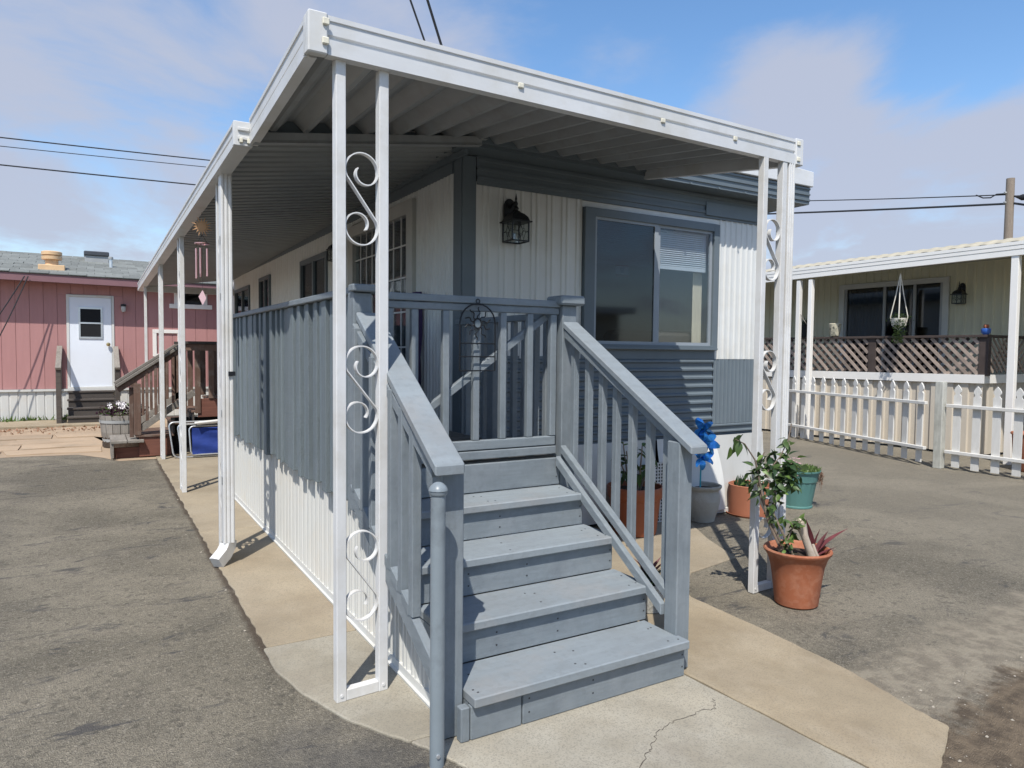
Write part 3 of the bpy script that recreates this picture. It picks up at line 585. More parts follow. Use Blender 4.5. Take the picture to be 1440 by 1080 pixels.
# purple cloth hanging beside the glazed door
pc = MB(); vs = []
for i in range(9):
    z = 1.10 + i * .127
    for j in range(7): vs.append((X0 - .06 - .03 * math.sin(j * 2.1 + i * .4), 5.78 + j * .022 + .01 * math.sin(i), z))
pc.add(vs, [(i * 7 + j, i * 7 + j + 1, i * 7 + j + 8, i * 7 + j + 7) for i in range(8) for j in range(6)], True)
pc.solo('purple_cloth', 'purple_cloth', 'narrow purple cloth hanging beside the glazed door', 'cloth', (X0 - .06, 5.84, 1.1))
# meter-like lamps
def carriage_lamp(label, loc, nrm, s=1.0):
    n_ = Vector(nrm); sd = Vector((-n_.y, n_.x, 0)); c = Vector(loc)
    t = thing('wall_lantern', label, 'lantern', loc)
    P = lambda a, b, z: c + sd * a * s + n_ * b * s + Vector((0, 0, z * s))
    m_ = MB(); pl = [P(.055 * math.cos(a), .0, .16 + .075 * math.sin(a)) for a in [k * math.pi / 8 for k in range(9)]] + [P(-.055, 0, .02), P(.055, 0, .02)]
    m_.prism(pl, n_ * .02 * s); m_.build('back_plate', 'black_metal', t, .003)
    m_ = MB(); m_.tube([P(0, .02, .16), P(0, .05, .18), P(0, .085, .19), P(0, .115, .17)], .012 * s); m_.build('arm', 'black_metal', t)
    cc = P(0, .115, 0)
    m_ = MB(); q = lambda r, z: [cc + sd * (sx * r * s) + n_ * (sy * r * s) + Vector((0, 0, z * s)) for sx, sy in ((-1, -1), (1, -1), (1, 1), (-1, 1))]
    rings = [q(r, z) for r, z in ((.10, .02), (.10, .03), (.084, .034), (.074, .065), (.050, .092), (.028, .105), (.020, .118))]
    for a, b in zip(rings, rings[1:]): m_.add(a + b, [(i, (i + 1) % 4, 4 + (i + 1) % 4, 4 + i) for i in range(4)])
    m_.add(rings[0], [(0, 1, 2, 3)]); m_.add(rings[-1], [(0, 1, 2, 3)])
    m_.lathe(cc, [(.018 * s, .118 * s), (.026 * s, .136 * s), (.012 * s, .158 * s), (.017 * s, .176 * s), (.007 * s, .20 * s), (.010 * s, .215 * s), (.001, .262 * s)], 8)
    m_.build('cap', 'black_metal', t)
    cg = MB(); r = .078
    for sx, sy in ((-1, -1), (1, -1), (1, 1), (-1, 1)):
        p = cc + sd * sx * r * s + n_ * sy * r * s; cg.bar(p + Vector((0, 0, .02 * s)), p + Vector((0, 0, -.135 * s)), .010 * s, .010 * s, up=(1, 0.3, 0))
    co = q(r, -.135)
    for i in range(4): cg.bar(co[i], co[(i + 1) % 4], .012 * s, .012 * s)
    for i in range(4):
        a, b = co[i], co[(i + 1) % 4]; M_ = lambda f, z: a + (b - a) * f + Vector((0, 0, z * s))
        dm = [M_(.5, .125), M_(.68, .08), M_(.5, .03), M_(.32, .08)]
        for k in range(4): cg.tube([dm[k], dm[(k + 1) % 4]], .0025 * s, 5)
        for u, v in ((M_(0, .08), dm[3]), (dm[1], M_(1, .08)), (dm[0], M_(.5, .155)), (dm[2], M_(.5, 0))): cg.tube([u, v], .0025 * s, 5)
    cg.build('cage', 'black_metal', t)
    gl = MB(); r2 = .074
    g0 = q(r2, -.13); g1 = q(r2, .02); gl.add(g0 + g1, [(i, (i + 1) % 4, 4 + (i + 1) % 4, 4 + i) for i in range(4)]); gl.build('lamp_glass', 'lamp_glass', t)
    return t
carriage_lamp('black carriage lantern with diamond leading beside the front window', (2.97, YF - .014, 2.62), (0, -1, 0), .98)
carriage_lamp('small dark wall lantern beside the glazed door under the awning', (X0 - .01, 8.20, 2.74), (-1, 0, 0), .80)

# ================================================================== awning over the porch
aw = thing('porch_awning', 'white metal porch awning on slim scroll posts', 'awning', (1.0, 3.1, 0))
FL, FRp, BL, BR = (0.807, 3.04), (4.127, 3.19), (0.872, 4.70), (4.26, 4.86)
PROF = [(0, 0), (.012, 0), (.012, .062), (.0, .066), (-.006, .07), (-.006, .078), (.004, .084), (.004, .135), (.010, .138), (.010, .158), (-.03, .158), (-.03, .145), (-.04, .012), (-.04, 0)]
PF = [(d, z * 1.04) for d, z in PROF]
f = MB(); f.sweep(PF, (FL[0] + .07, FL[1] + .004, 2.846), (FRp[0] - .05, FRp[1] - .002, 2.873), (0.045, -1, 0)); f.build('front_fascia', 'white_metal', aw)
f = MB(); f.sweep(PF, (FL[0], FL[1] + .06, 2.846), (BL[0], BL[1], 2.868), (-1, 0.04, 0)); f.build('side_fascia', 'white_metal', aw)
f = MB(); f.sweep([(d, z * 1.0) for d, z in PROF], (FRp[0] + .01, FRp[1] + .05, 2.876), (BR[0], BR[1], 3.13), (1, -0.08, 0)); f.build('side_fascia', 'white_metal', aw)
f = MB(); f.box((FL[0] - .016, FL[1] - .016, 2.842), (FL[0] + .068, FL[1] + .03, 3.016)); f.box((FL[0] - .016, FL[1] + .03, 2.842), (FL[0] + .01, FL[1] + .07, 3.014)); f.build('corner_cap', 'white_metal', aw, .006)
f = MB(); f.box((FRp[0] - .05, FRp[1] - .018, 2.868), (FRp[0] + .026, FRp[1] + .05, 3.044)); f.build('corner_cap', 'white_metal', aw, .006)
for (x, z) in ((.862, 2.975), (.860, 2.895)): B((x - .012, 3.012, z - .014), (x + .018, 3.024, z + .016)).build('fascia_clip', 'clip_plastic', aw, .004)
for t in (.316, .612, .80):
    x = FL[0] + (FRp[0] - FL[0]) * t; y = FL[1] + (FRp[1] - FL[1]) * t - .022; z = 2.846 + .027 * t + .068
    B((x - .016, y, z - .014), (x + .016, y + .012, z + .012)).build('fascia_clip', 'clip_plastic', aw, .004)
for z in (2.905, 3.01): B((FRp[0] - .045, FRp[1] - .026, z - .014), (FRp[0] - .012, FRp[1] - .018, z + .014)).build('fascia_clip', 'clip_plastic', aw, .003)
# front section: deep V pans running front to back
def bil(s_, t, z):
    x = (FL[0] + .03) * (1 - s_) * (1 - t) + (FRp[0] - .02) * s_ * (1 - t) + (BL[0] + .03) * (1 - s_) * t + (BR[0] - .03) * s_ * t
    y = (FL[1] + .03) * (1 - s_) * (1 - t) + (FRp[1] + .03) * s_ * (1 - t) + BL[1] * (1 - s_) * t + BR[1] * s_ * t
    zb_ = 2.962 + (3.172 - 2.962) * min(s_ / .49, 1) + .022 * max(0, (s_ - .49) / .51)
    zz_ = (2.925 * (1 - s_) + 2.945 * s_) * (1 - t) + zb_ * t
    return (x, y, zz_ + z)
NV = 16
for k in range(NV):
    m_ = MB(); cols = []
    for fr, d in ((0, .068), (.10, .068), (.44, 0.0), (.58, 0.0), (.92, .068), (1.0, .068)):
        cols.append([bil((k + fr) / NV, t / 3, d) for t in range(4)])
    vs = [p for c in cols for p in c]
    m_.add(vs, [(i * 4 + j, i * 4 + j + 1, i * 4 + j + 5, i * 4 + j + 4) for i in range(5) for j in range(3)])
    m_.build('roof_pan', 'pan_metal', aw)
# opaque top skin of the front section, and rear section pans
f = MB(); vs = []
for k in range(9): vs += [bil(k / 8, 0, .074), bil(k / 8, 1.03, .074)]
f.add(vs, [(2 * i, 2 * i + 2, 2 * i + 3, 2 * i + 1) for i in range(8)]); f.build('top_skin', 'white_metal', aw)
f = MB(); vs = []
for k in range(9):
    a_ = Vector(bil(k / 8, .985, -.004)); top_ = max(a_.z + .08, 3.34 if a_.x > 2.42 else 0); vs += [(a_.x, min(a_.y + .012, 4.836), a_.z), (a_.x, min(a_.y + .012, 4.836), top_)]
f.add(vs, [(2 * i, 2 * i + 2, 2 * i + 3, 2 * i + 1) for i in range(8)]); f.build('sun_block_strip', 'grey_house_paint', aw)  # added strip: closes the gaps behind the pans and blocks sun leaking onto the wall
zg = lambda y: 2.93 - .015 * (y - 4.7)
RY0, RY1 = 4.72, 15.6
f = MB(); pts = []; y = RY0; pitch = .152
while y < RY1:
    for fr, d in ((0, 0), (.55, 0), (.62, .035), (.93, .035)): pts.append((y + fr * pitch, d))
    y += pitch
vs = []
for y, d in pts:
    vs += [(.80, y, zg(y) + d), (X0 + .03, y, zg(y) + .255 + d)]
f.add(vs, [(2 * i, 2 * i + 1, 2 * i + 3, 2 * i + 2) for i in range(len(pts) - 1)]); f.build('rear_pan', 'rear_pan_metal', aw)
f = MB(); f.add([(.78, RY0, zg(RY0) + .04), (X0 - .03, RY0, zg(RY0) + .29), (X0 - .03, RY1, zg(RY1) + .29), (.78, RY1, zg(RY1) + .04)], [(0, 1, 2, 3)]); f.build('top_skin', 'white_metal', aw)
f = MB(); f.sweep([(0, 0), (0, .028), (-.012, .032), (-.012, .042), (0, .046), (0, .066), (.05, .066), (.05, .02), (.06, .0)], (.875, 4.66, 2.862), (2.47, 4.68, 3.098), (0, -1, 0)); f.build('cross_beam', 'pan_metal', aw)
# gutter along the rear section
GP_ = [(0, 0), (.012, .0), (.012, .055), (0, .06), (-.004, .066), (-.004, .074), (.008, .08), (.008, .118), (.016, .122), (.016, .142), (-.09, .142), (-.09, 0)]
f = MB(); f.sweep(GP_, (.785, 4.73, 2.858), (.785, 15.6, 2.70), (-1, 0, 0)); f.build('gutter', 'white_metal', aw)
f = MB(); f.sweep([(.018, -.004), (.018, .146), (-.095, .146), (-.095, -.004)], (.785, 4.685, 2.858), (.785, 4.732, 2.857), (-1, 0, 0)); f.build('gutter_end_cap', 'white_metal', aw, .004)
f = MB()
for z in (.03, .085): f.box((.79, 4.672, 2.858 + z), (.86, 4.686, 2.858 + z + .022))
f.build('cap_rib', 'white_metal', aw, .004)
for x in (.80, .845): B((x, 4.668, 2.87), (x + .02, 4.684, 2.90)).build('fascia_clip', 'clip_plastic', aw, .003)
f = MB(); f.box((.80, 15.58, 2.69), (X0, 15.62, 2.82)); f.build('end_fascia', 'white_metal', aw)
# posts: a pair of square tubes, a bottom bar and scrolls between
def scroll_mesh(p, ax, h, w, n_):
    # S scroll in the plane of ax and z; p is the middle; strip of flat bar
    ax = Vector(ax); n_ = Vector(n_); pts = []
    R1, R2 = w / 2, w / 2
    ct = Vector((0, 0, h / 2 - R1)); cb = Vector((0, 0, -h / 2 + R2))
    top = []
    for k in range(23):       # from inner curl out: start inside, right, up over the top, down the left side
        a = math.radians(150 - 30 + 0) ; ang = math.radians(105 - (23 - 1 - k) * 0)
    def arc(c, r0, r1, a0, a1, n): return [c + (ax * math.cos(math.radians(a0 + (a1 - a0) * i / n)) + Vector((0, 0, 1)) * math.sin(math.radians(a0 + (a1 - a0) * i / n))) * (r0 + (r1 - r0) * i / n) for i in range(n + 1)]
    top = arc(ct - ax * 0, R1 * .42, R1 * .98, -225, 0, 16)      # curl: from left-inside under to the right
    top = arc(ct + ax * R1 * .18 + Vector((0, 0, -R1 * .12)), R1 * .48, R1 * .82, 150, 360, 14) + arc(ct, R1, R1, 12, 205, 18)
    bot = arc(cb, R2, R2, 25, -168, 18) + arc(cb - ax * R2 * .18 + Vector((0, 0, R2 * .12)), R2 * .82, R2 * .50, 180, -30, 14)
    pts = [Vector(p) + q for q in top + bot]
    m_ = MB(); hw = .014; ht = .0026; vs = []
    for i, q in enumerate(pts):
        d = (pts[min(i + 1, len(pts) - 1)] - pts[max(i - 1, 0)]).normalized(); nr = d.cross(n_).normalized()
        vs += [q + n_ * hw + nr * ht, q + n_ * hw - nr * ht, q - n_ * hw - nr * ht, q - n_ * hw + nr * ht]
    fs = [(i * 4 + k, i * 4 + (k + 1) % 4, i * 4 + 4 + (k + 1) % 4, i * 4 + 4 + k) for i in range(len(pts) - 1) for k in range(4)]
    m_.add(vs, fs, True); m_.add(vs[:4], [(0, 1, 2, 3)]); m_.add(vs[-4:], [(0, 1, 2, 3)]); return m_
def post_pair(pa, pb, ztop_a, ztop_b, zs, w=.046, base=.011):
    pa, pb = Vector((*pa, 0)), Vector((*pb, 0)); ax = (pb - pa).normalized(); n_ = Vector((-ax.y, ax.x, 0))
    m_ = MB()
    def sq(p, z0, z1):
        h = w / 2; vs = [p + ax * sx * h + n_ * sy * h + Vector((0, 0, z)) for z in (z0, z1) for sx, sy in ((-1, -1), (1, -1), (1, 1), (-1, 1))]
        m_.add(vs, [(0, 1, 2, 3), (7, 6, 5, 4), (0, 4, 5, 1), (1, 5, 6, 2), (2, 6, 7, 3), (3, 7, 4, 0)])
    sq(pa, base, ztop_a)
    o = m_.build('post', 'white_post_paint', aw, .003)
    m_ = MB(); sq(pb, base, ztop_b); o2 = m_.build('post', 'white_post_paint', aw, .003)
    m_ = MB(); m_.bar(pa + ax * (w / 2) + Vector((0, 0, base + .026)), pb - ax * (w / 2) + Vector((0, 0, base + .026)), w * .9, .05); m_.build('base_bar', 'white_post_paint', o, .003)
    m_ = MB()
    for p in (pa, pb): m_.tube([p - n_ * (w / 2 + .004) + Vector((0, 0, base + .03)), p - n_ * (w / 2 - .004) + Vector((0, 0, base + .03))], .008, 6)
    m_.build('base_bolt', 'white_post_paint', o)
    mid = (pa + pb) / 2; gap = (pb - pa).length - w
    for zc, h in zs: scroll_mesh(mid + Vector((0, 0, zc)), ax, h, gap - .002, n_).build('scroll', 'white_post_paint', o)
    return o
post_pair((.941, 3.088), (1.143, 3.102), 2.853, 2.853, ((2.270, .405), (1.42, .392), (.568, .412)))
post_pair((3.775, 3.185), (3.975, 3.198), 2.872, 2.874, ((2.285, .40), (1.42, .395), (.56, .40)), base=.003)
for y in (5.62, 8.48, 11.15):
    zt = 2.858 - .0145 * (y - 4.7) + .01
    post_pair((.848, y), (.848, y + .21), zt, zt - .003, ((2.25, .40), (1.40, .395), (.55, .40)))
f = MB(); f.box((.825, 14.6, .011), (.871, 14.646, 2.73)); f.build('post', 'white_post_paint', aw, .003)
def downspout(x, y, w, d, z0, z1, elbow):
    m_ = MB(); prof = []
    n = 3
    for k in range(n):       # fluted front
        a = -w / 2 + w * k / n; s_ = w / n
        prof += [(a + s_ * .08, 0), (a + s_ * .30, -.006), (a + s_ * .70, -.006), (a + s_ * .92, 0)]
    poly = [(x + a, y + b) for a, b in prof] + [(x + w / 2, y + d)] + [(x - w / 2, y + d)]
    m_.prism([(a, b, z0) for a, b in poly], (0, 0, z1 - z0)); o = m_.build('downspout', 'white_post_paint', aw)
    if elbow:
        e = Vector(elbow); m_ = MB(); c = Vector((x, y + d / 2, 0)); side = Vector((0, 0, 1)).cross(e).normalized()
        path = [(0, z0 + .002, 0), (.012, z0 - .035, 25), (.045, z0 - .075, 50), (.13, z0 - .125, 58)]
        rings = []
        for t, z, a in path:
            cc = c + e * t + Vector((0, 0, z)); up = (e * math.cos(math.radians(a)) + Vector((0, 0, 1)) * math.sin(math.radians(a)))
            rings.append([cc + side * (sx * w / 2) + up * (su * d / 2) for sx, su in ((-1, -1), (1, -1), (1, 1), (.33, 1.12), (-.33, 1.12), (-1, 1))])
        for a, b in zip(rings, rings[1:]): m_.add(a + b, [(i, (i + 1) % 6, 6 + (i + 1) % 6, 6 + i) for i in range(6)])
        m_.add(rings[-1], [(0, 1, 2, 3, 4, 5)]); m_.build('elbow', 'white_post_paint', o)
    return o
ds = downspout(.845, 5.48, .082, .085, .17, 2.86, (-.75, -.66, 0))
B((.846, 5.460, 1.40), (.894, 5.478, 1.432)).build('pipe_clamp', 'black_metal', ds)
f = MB(); 
for z, s_ in ((2.35, .06), (1.95, .05), (1.1, .05), (.6, .06)): f.box((.8025, 5.50, z), (.8035, 5.53, z + s_))
f.build('paint_chip', 'grey_box', ds, kind='stuff')
downspout(4.048, 3.180, .064, .06, .02, 2.875, None)

# ================================================================== porch deck
DX0, DX1, DY0, DY1, DZ = 1.27, 2.52, 3.645, 8.15, .945
deck = thing('porch_deck', 'grey painted porch deck with slatted side and white skirting', 'deck', (DX0, DY0, 0))
# floor boards
y = DY0 + .03
f = B((DX0 + .02, DY0 + .035, DZ - .16), (X0 - .03, DY1 - .02, DZ - .04)); f.build('deck_frame', 'dark_wood', deck)
while y < 7.9:
    B((DX0 + .03, y, DZ - .038), (X0 - .035, y + .138, DZ)).build('deck_board', 'deck_floor_wood', deck, .004); y += .145
# white ribbed skirt; its top follows the stair stringer near the steps
XS = 1.292
def sktop(t):
    y = 2.66 + t
    return .80 if y > 3.66 else .10 + (y - 2.66) * .48
f = MB(); f.ribs((XS, 2.66, 0), (0, 1, 0), (-1, 0, 0), DY1 - 2.66, .03, sktop, .105, [(0, 0), (.34, 0), (.40, .014), (.50, .014), (.56, 0), (.70, 0), (.76, .014), (.90, .014), (.96, 0)])
f.build('skirt_panel', 'white_skirt', deck)
f = MB(); f.sweep([(0, 0), (.03, 0), (.032, .012), (.018, .014), (.016, .05), (0, .05)], (XS, 2.66, .011), (XS, DY1, .011), (-1, 0, 0)); f.build('skirt_track', 'white_skirt', deck)
# slats, hung on the outside
me_s = {}
def slat_mesh(w, th, h):
    k = (round(w, 3), round(th, 3), round(h, 3))
    if k not in me_s: me_s[k] = B((-th / 2, -w / 2, 0), (th / 2, w / 2, h)).mesh('slat', 'grey_slat_paint', bevel=.003)
    return me_s[k]
ysl = [8.06, 7.82, 7.60, 7.39, 7.22, 6.95, 6.65, 6.46, 6.26, 6.05, 5.83, 5.65, 5.49, 5.15, 4.94, 4.72, 4.52, 4.30, 4.05, 3.83]
rr = random.Random(21)
for a, b in zip(ysl, ysl[1:]):
    gap = .014 if rr.random() < .45 else .040
    n = 2 if a - b > .15 else 1
    for k in range(n):
        y0 = b + (a - b) * k / n; wd = (a - b) / n - gap; zb = .735 + rr.uniform(-.025, .025)
        inst('slat', slat_mesh(wd, .038, 1.90 - zb), deck, (1.252 + (.010 if k else -.006) + rr.uniform(-.003, .003), y0 + wd / 2, zb), (rr.uniform(-.004, .004), 0, rr.uniform(-.02, .02)))
for (y, w) in ((3.76, .06),): inst('slat', slat_mesh(w, .038, 1.17), deck, (1.246, y, .73))
B((1.275, 3.72, .76), (1.30, DY1, 1.895)).build('backing_rail', 'grey_slat_paint', deck) if False else None
f = MB(); f.box((1.275, 3.75, 1.78), (1.315, DY1, 1.87)); f.box((1.275, 3.75, .98), (1.315, DY1, 1.07)); f.build('rail_backer', 'grey_wood_paint_y', deck)
f = MB(); f.box((1.205, 3.66, 1.902), (1.345, DY1 + .02, 1.940)); f.build('cap_rail', 'grey_wood_paint_y', deck, .005)
f = MB(); f.box((1.275, DY1 - .02, .74), (2.5, DY1 + .02, 1.9)); f.build('end_panel', 'grey_slat_paint', deck)
# corner newels with caps
for x0, x1, xc0, xc1 in ((1.175, 1.275, 1.16, 1.29), (2.50, 2.605, 2.465, 2.645)):
    B((x0, 3.61, .74 if x0 < 2 else .05), (x1, 3.71, 1.885 if x0 > 2 else 1.90)).build('newel', 'grey_wood_paint_z', deck, .005)
    if x0 > 2: MB().box((xc0, 3.57, 1.886), (xc1, 3.75, 1.945)).build('newel_cap', 'grey_wood_paint_x', deck, .012)
    else: MB().box((xc0, 3.575, 1.903), (xc1, 3.659, 1.941)).build('newel_cap', 'grey_wood_paint_x', deck, .006)
# gate across the top of the steps
gt = MB(); GY = 3.64
gt.box((1.36, GY, 1.828), (2.495, GY + .04, 1.868)); 
gate = gt.build('gate', 'grey_wood_paint_x', deck, .004)
MB().box((1.355, GY - .012, 1.872), (2.498, GY + .05, 1.912)).build('gate_top_rail', 'grey_wood_paint_x', gate, .004)
MB().box((1.36, GY, 1.020), (2.475, GY + .04, 1.075)).build('gate_bottom_rail', 'grey_wood_paint_x', gate, .004)
MB().box((1.36, GY - .008, .965), (2.478, GY + .045, 1.014)).build('gate_bottom_rail', 'grey_wood_paint_x', gate, .004)
for x in (1.385, 2.455): MB().box((x - .022, GY - .002, 1.077), (x + .022, GY + .04, 1.826)).build('gate_stile', 'grey_wood_paint_z', gate, .004)
for x in (1.535, 1.725, 1.92, 2.10, 2.288): MB().box((x - .02, GY + .002, 1.077), (x + .02, GY + .038, 1.826)).build('gate_baluster', 'grey_wood_paint_z', gate, .003)
MB().bar((1.40, GY + .062, 1.10), (2.43, GY + .062, 1.815), .036, .042, up=(0, 0, 1)).build('gate_brace', 'grey_wood_paint_x', gate, .003)
# railing on the far right side of the deck, back to the house
for y in (3.80, 3.93, 4.07, 4.21, 4.35, 4.64, 4.78, 4.92): B((2.49, y - .02, .78), (2.53, y + .02, 1.80)).build('baluster', 'grey_wood_paint_z', deck, .003)
B((2.475, 4.45, .05), (2.545, 4.54, 1.80)).build('rail_post', 'grey_wood_paint_z', deck, .004)
f = B((2.48, 3.715, 1.803), (2.54, 5.08, 1.845)); f.build('back_rail', 'grey_wood_paint_y', deck, .004)
B((2.535, 3.72, .74), (2.56, 5.05, .94)).build('rim_board', 'grey_wood_paint_y', deck, .004)

# ================================================================== porch steps
steps = thing('porch_steps', 'grey painted wooden steps with handrails leading up to the deck', 'steps', (1.9, 3.0, 0))
SX0, SX1 = 1.302, 2.492; RUN, RISE, Y0 = .287, .191, 2.468
nails = MB()
for k in range(1, 5):
    y = Y0 + RUN * (k - 1); z = RISE * k + .006
    x1 = 2.497
    if k == 1: MB().prism([(SX0 + .002, y, z - .042), (2.488, y, z - .042), (2.488, y + .080, z - .042), (2.473, y + .082, z - .042), (2.473, y + RUN + .03, z - .042), (SX0 + .002, y + RUN + .03, z - .042)], (0, 0, .042)).build('tread', 'grey_tread_paint', steps, .005)
    else: MB().box((SX0, y, z - .042), (x1, y + RUN + .03, z)).build('tread', 'grey_tread_paint', steps, .006)
    zb = RISE * (k - 1) + (.007 if k > 1 else .012)
    if k == 1:
        MB().box((SX0, y + .03, zb), (1.545, y + .06, z - .043)).build('riser', 'grey_wood_paint_x', steps, .004)
        MB().box((1.551, y + .03, zb), (2.484, y + .06, z - .043)).build('riser', 'grey_wood_paint_x', steps, .004)
        MB().box((SX0 - .045, y + .03, zb), (SX0 - .004, y + .072, z - .043)).build('side_block', 'grey_wood_paint_z', steps, .004)
    else: MB().box((SX0, y + .031, zb), (x1 - .012, y + .058, z - .043)).build('riser', 'grey_wood_paint_x', steps, .003)
    for xx in (SX0 + .28, SX0 + .62, x1 - .03):
        for zz_ in (zb + .045, zb + .105): nails.lathe((xx, 0, 0), [], 3) if False else nails.box((xx - .004, y + .0295 - (0 if k > 1 else 0), zz_), (xx + .004, y + .0305, zz_ + .007))
y = Y0 + RUN * 4
MB().box((SX0, y + .0, .776), (2.496, y + .028, DZ - .004)).build('riser', 'grey_wood_paint_x', steps, .003)
for xx in (SX0 + .45, 2.47):
    for zz_ in (.82, .88): nails.box((xx - .004, y - .0015, zz_), (xx + .004, y + .001, zz_ + .007))
rn = random.Random(44)
for k in range(1, 5):
    y = Y0 + RUN * (k - 1); z = RISE * k + .0065
    for xx in (SX0 + .03, SX0 + .06, SX0 + .55, SX0 + .60, 2.43, 2.40):
        for yy in (.06, .20):
            if rn.random() < .7: xq, yq = xx + rn.uniform(-.02, .02), y + yy + rn.uniform(-.02, .02); nails.box((xq - .004, yq - .004, z - .004), (xq + .004, yq + .004, z + .0006))
nails.build('nail', 'nail', steps, kind='stuff')
# stringers: notched side boards under the treads
for x in (SX0 + .004, 2.41):
    poly = [(x, Y0 + .065, .013)]
    for k in range(1, 5): poly += [(x, Y0 + RUN * (k - 1) + .065, RISE * k - .038), (x, Y0 + RUN * k + .065 - .004, RISE * k - .038)]
    poly += [(x, Y0 + RUN * 4 + .065, .45), (x, Y0 + .40, .013)]
    MB().prism(poly, (.038, 0, 0)).build('stringer', 'grey_wood_paint_y', steps)
# newels at the foot
MB().box((1.195, 2.555, .012), (1.294, 2.655, 1.15)).build('newel', 'grey_wood_paint_z', steps, .005)
MB().box((2.475, 2.552, .013), (2.564, 2.642, 1.16)).build('newel', 'grey_wood_paint_z', steps, .005)
f = MB(); f.beam_y((2.470, 3.60, .925), (2.470, 2.644, .300), .034, .06); f.build('lower_rail', 'grey_wood_paint_y', steps, .004)
f = MB(); f.beam_y((2.511, 3.605, .995), (2.511, 2.644, .362), .040, .05); f.build('lower_rail', 'grey_wood_paint_y', steps, .004)
f = MB(); f.beam_y((1.172, 3.60, .845), (1.172, 2.57, .308), .038, .10); f.build('lower_rail', 'grey_wood_paint_y', steps, .004)
# handrails
def handrail(xa, xb, pa, pb, w, h):
    f = MB(); f.beam_y((xa, pa[0], pa[1]), (xb, pb[0], pb[1]), w, h); return f.build('handrail', 'grey_tread_paint', steps, .006)
handrail(1.252, 1.190, (3.612, 1.775), (2.47, 1.135), .128, .046)
handrail(2.556, 2.527, (3.608, 1.765), (2.47, 1.128), .112, .042)
# balusters under the handrails
hz = lambda y: 1.128 + (y - 2.47) * .5605
for y in (3.545, 3.41, 3.285, 3.16, 3.03, 2.90, 2.775): B((1.150, y - .022, .372 + (y - 2.66) * .522 + .03), (1.192, y + .022, hz(y) - .02)).build('baluster', 'grey_wood_paint_z', steps, .003)
for y in (3.545, 3.40, 3.265, 3.135, 2.995, 2.85, 2.715):
    B((2.533, y - .02, .362 + (y - 2.644) * .659 - .07), (2.571, y + .02, hz(y) - .02)).build('baluster', 'grey_wood_paint_z', steps, .003)
f = MB(); f.beam_y((1.18, 3.60, hz(3.60) - .055), (1.165, 2.56, hz(2.56) - .055), .03, .06); f.build('rail_ledger', 'grey_wood_paint_y', steps, .003)
f = MB(); f.beam_y((2.52, 3.60, hz(3.60) - .05), (2.515, 2.56, hz(2.56) - .05), .03, .05); f.build('rail_ledger', 'grey_wood_paint_y', steps, .003)
for y in (3.48, 3.345, 3.22, 3.095, 2.965, 2.835):
    z = .352 + (y - 2.66) * .522; MB().prism([(1.148, y - .04, z + .015), (1.148, y + .04, z + .055), (1.148, y + .04, z + .105), (1.148, y - .04, z + .065)], (.044, 0, 0)).build('spacer_block', 'grey_wood_paint_y', steps, .002)

# steel pole in front
pole = thing('steel_pole', 'grey steel pole with a domed cap at the foot of the steps', 'pole', (1.12, 2.43, 0))
MB().tube([(1.120, 2.43, .0), (1.120, 2.43, 1.058)], .0285, 20).build('shaft', 'grey_metal_paint', pole)
MB().lathe((1.120, 2.43, 0), [(.031, 1.052), (.034, 1.056), (.034, 1.068), (.037, 1.07), (.036, 1.076), (.030, 1.086), (.020, 1.096), (.010, 1.101), (.001, 1.102)], 20).build('domed_cap', 'grey_metal_paint', pole)
MB().tube([(1.112, 2.397, .05), (1.112, 2.405, .05)], .008, 8).build('bolt', 'alu', pole)

# wire sun ornament on the gate
tr = thing('wire_trellis_ornament', 'black wire arched trellis with a sun hanging on the porch gate', 'ornament', (1.912, GY - .02, 1.48))
ty = GY - .022; xl, xr, zb, zt = 1.797, 2.027, 1.485, 1.885
f = MB(); pts = [(xl, ty, zb), (xl, ty, 1.755)] + [(1.912 + .115 * math.cos(math.radians(a)), ty, 1.755 + .115 * math.sin(math.radians(a))) for a in range(165, 0, -15)] + [(xr, ty, 1.755), (xr, ty, zb), (xl, ty, zb)]
f.tube(pts, .0048, 6); f.build('wire_arch', 'black_metal', tr)
for z in (1.566, 1.642): MB().tube([(xl, ty, z), (xr, ty, z)], .0038, 6).build('cross_wire', 'black_metal', tr)
f = MB(); f.lathe((0, 0, 0), [(.0, 0)], 3) if False else None
f.tube([(1.912 + .024 * math.cos(a), ty, 1.757 + .028 * math.sin(a)) for a in [k * 2 * math.pi / 16 for k in range(16)]], .005, 6, True)
f.build('sun_ring', 'black_metal', tr)
MB().prism([(1.912 + .022 * math.cos(a), ty + .001, 1.757 + .026 * math.sin(a)) for a in [k * math.pi / 8 for k in range(16)]], (0, .002, 0)).build('sun_disc', 'grey_house_paint', tr)
for k in range(10):
    a = 2 * math.pi * k / 10 + .2; e = Vector((math.cos(a), 0, math.sin(a))); s_ = Vector((-math.sin(a), 0, math.cos(a))); c = Vector((1.912, ty, 1.757))
    MB().tube([c + e * (.026 + .0085 * i) + s_ * (.008 * math.sin(i * 1.1)) for i in range(8 if abs(e.z) < .8 else 9)], .0038, 5).build('sun_ray', 'black_metal', tr)
MB().tube([(1.912 + .012 * math.cos(a), ty, 1.885 + .012 * math.sin(a)) for a in [k * math.pi / 6 for k in range(12)]], .003, 6, True).build('hang_ring', 'black_metal', tr)

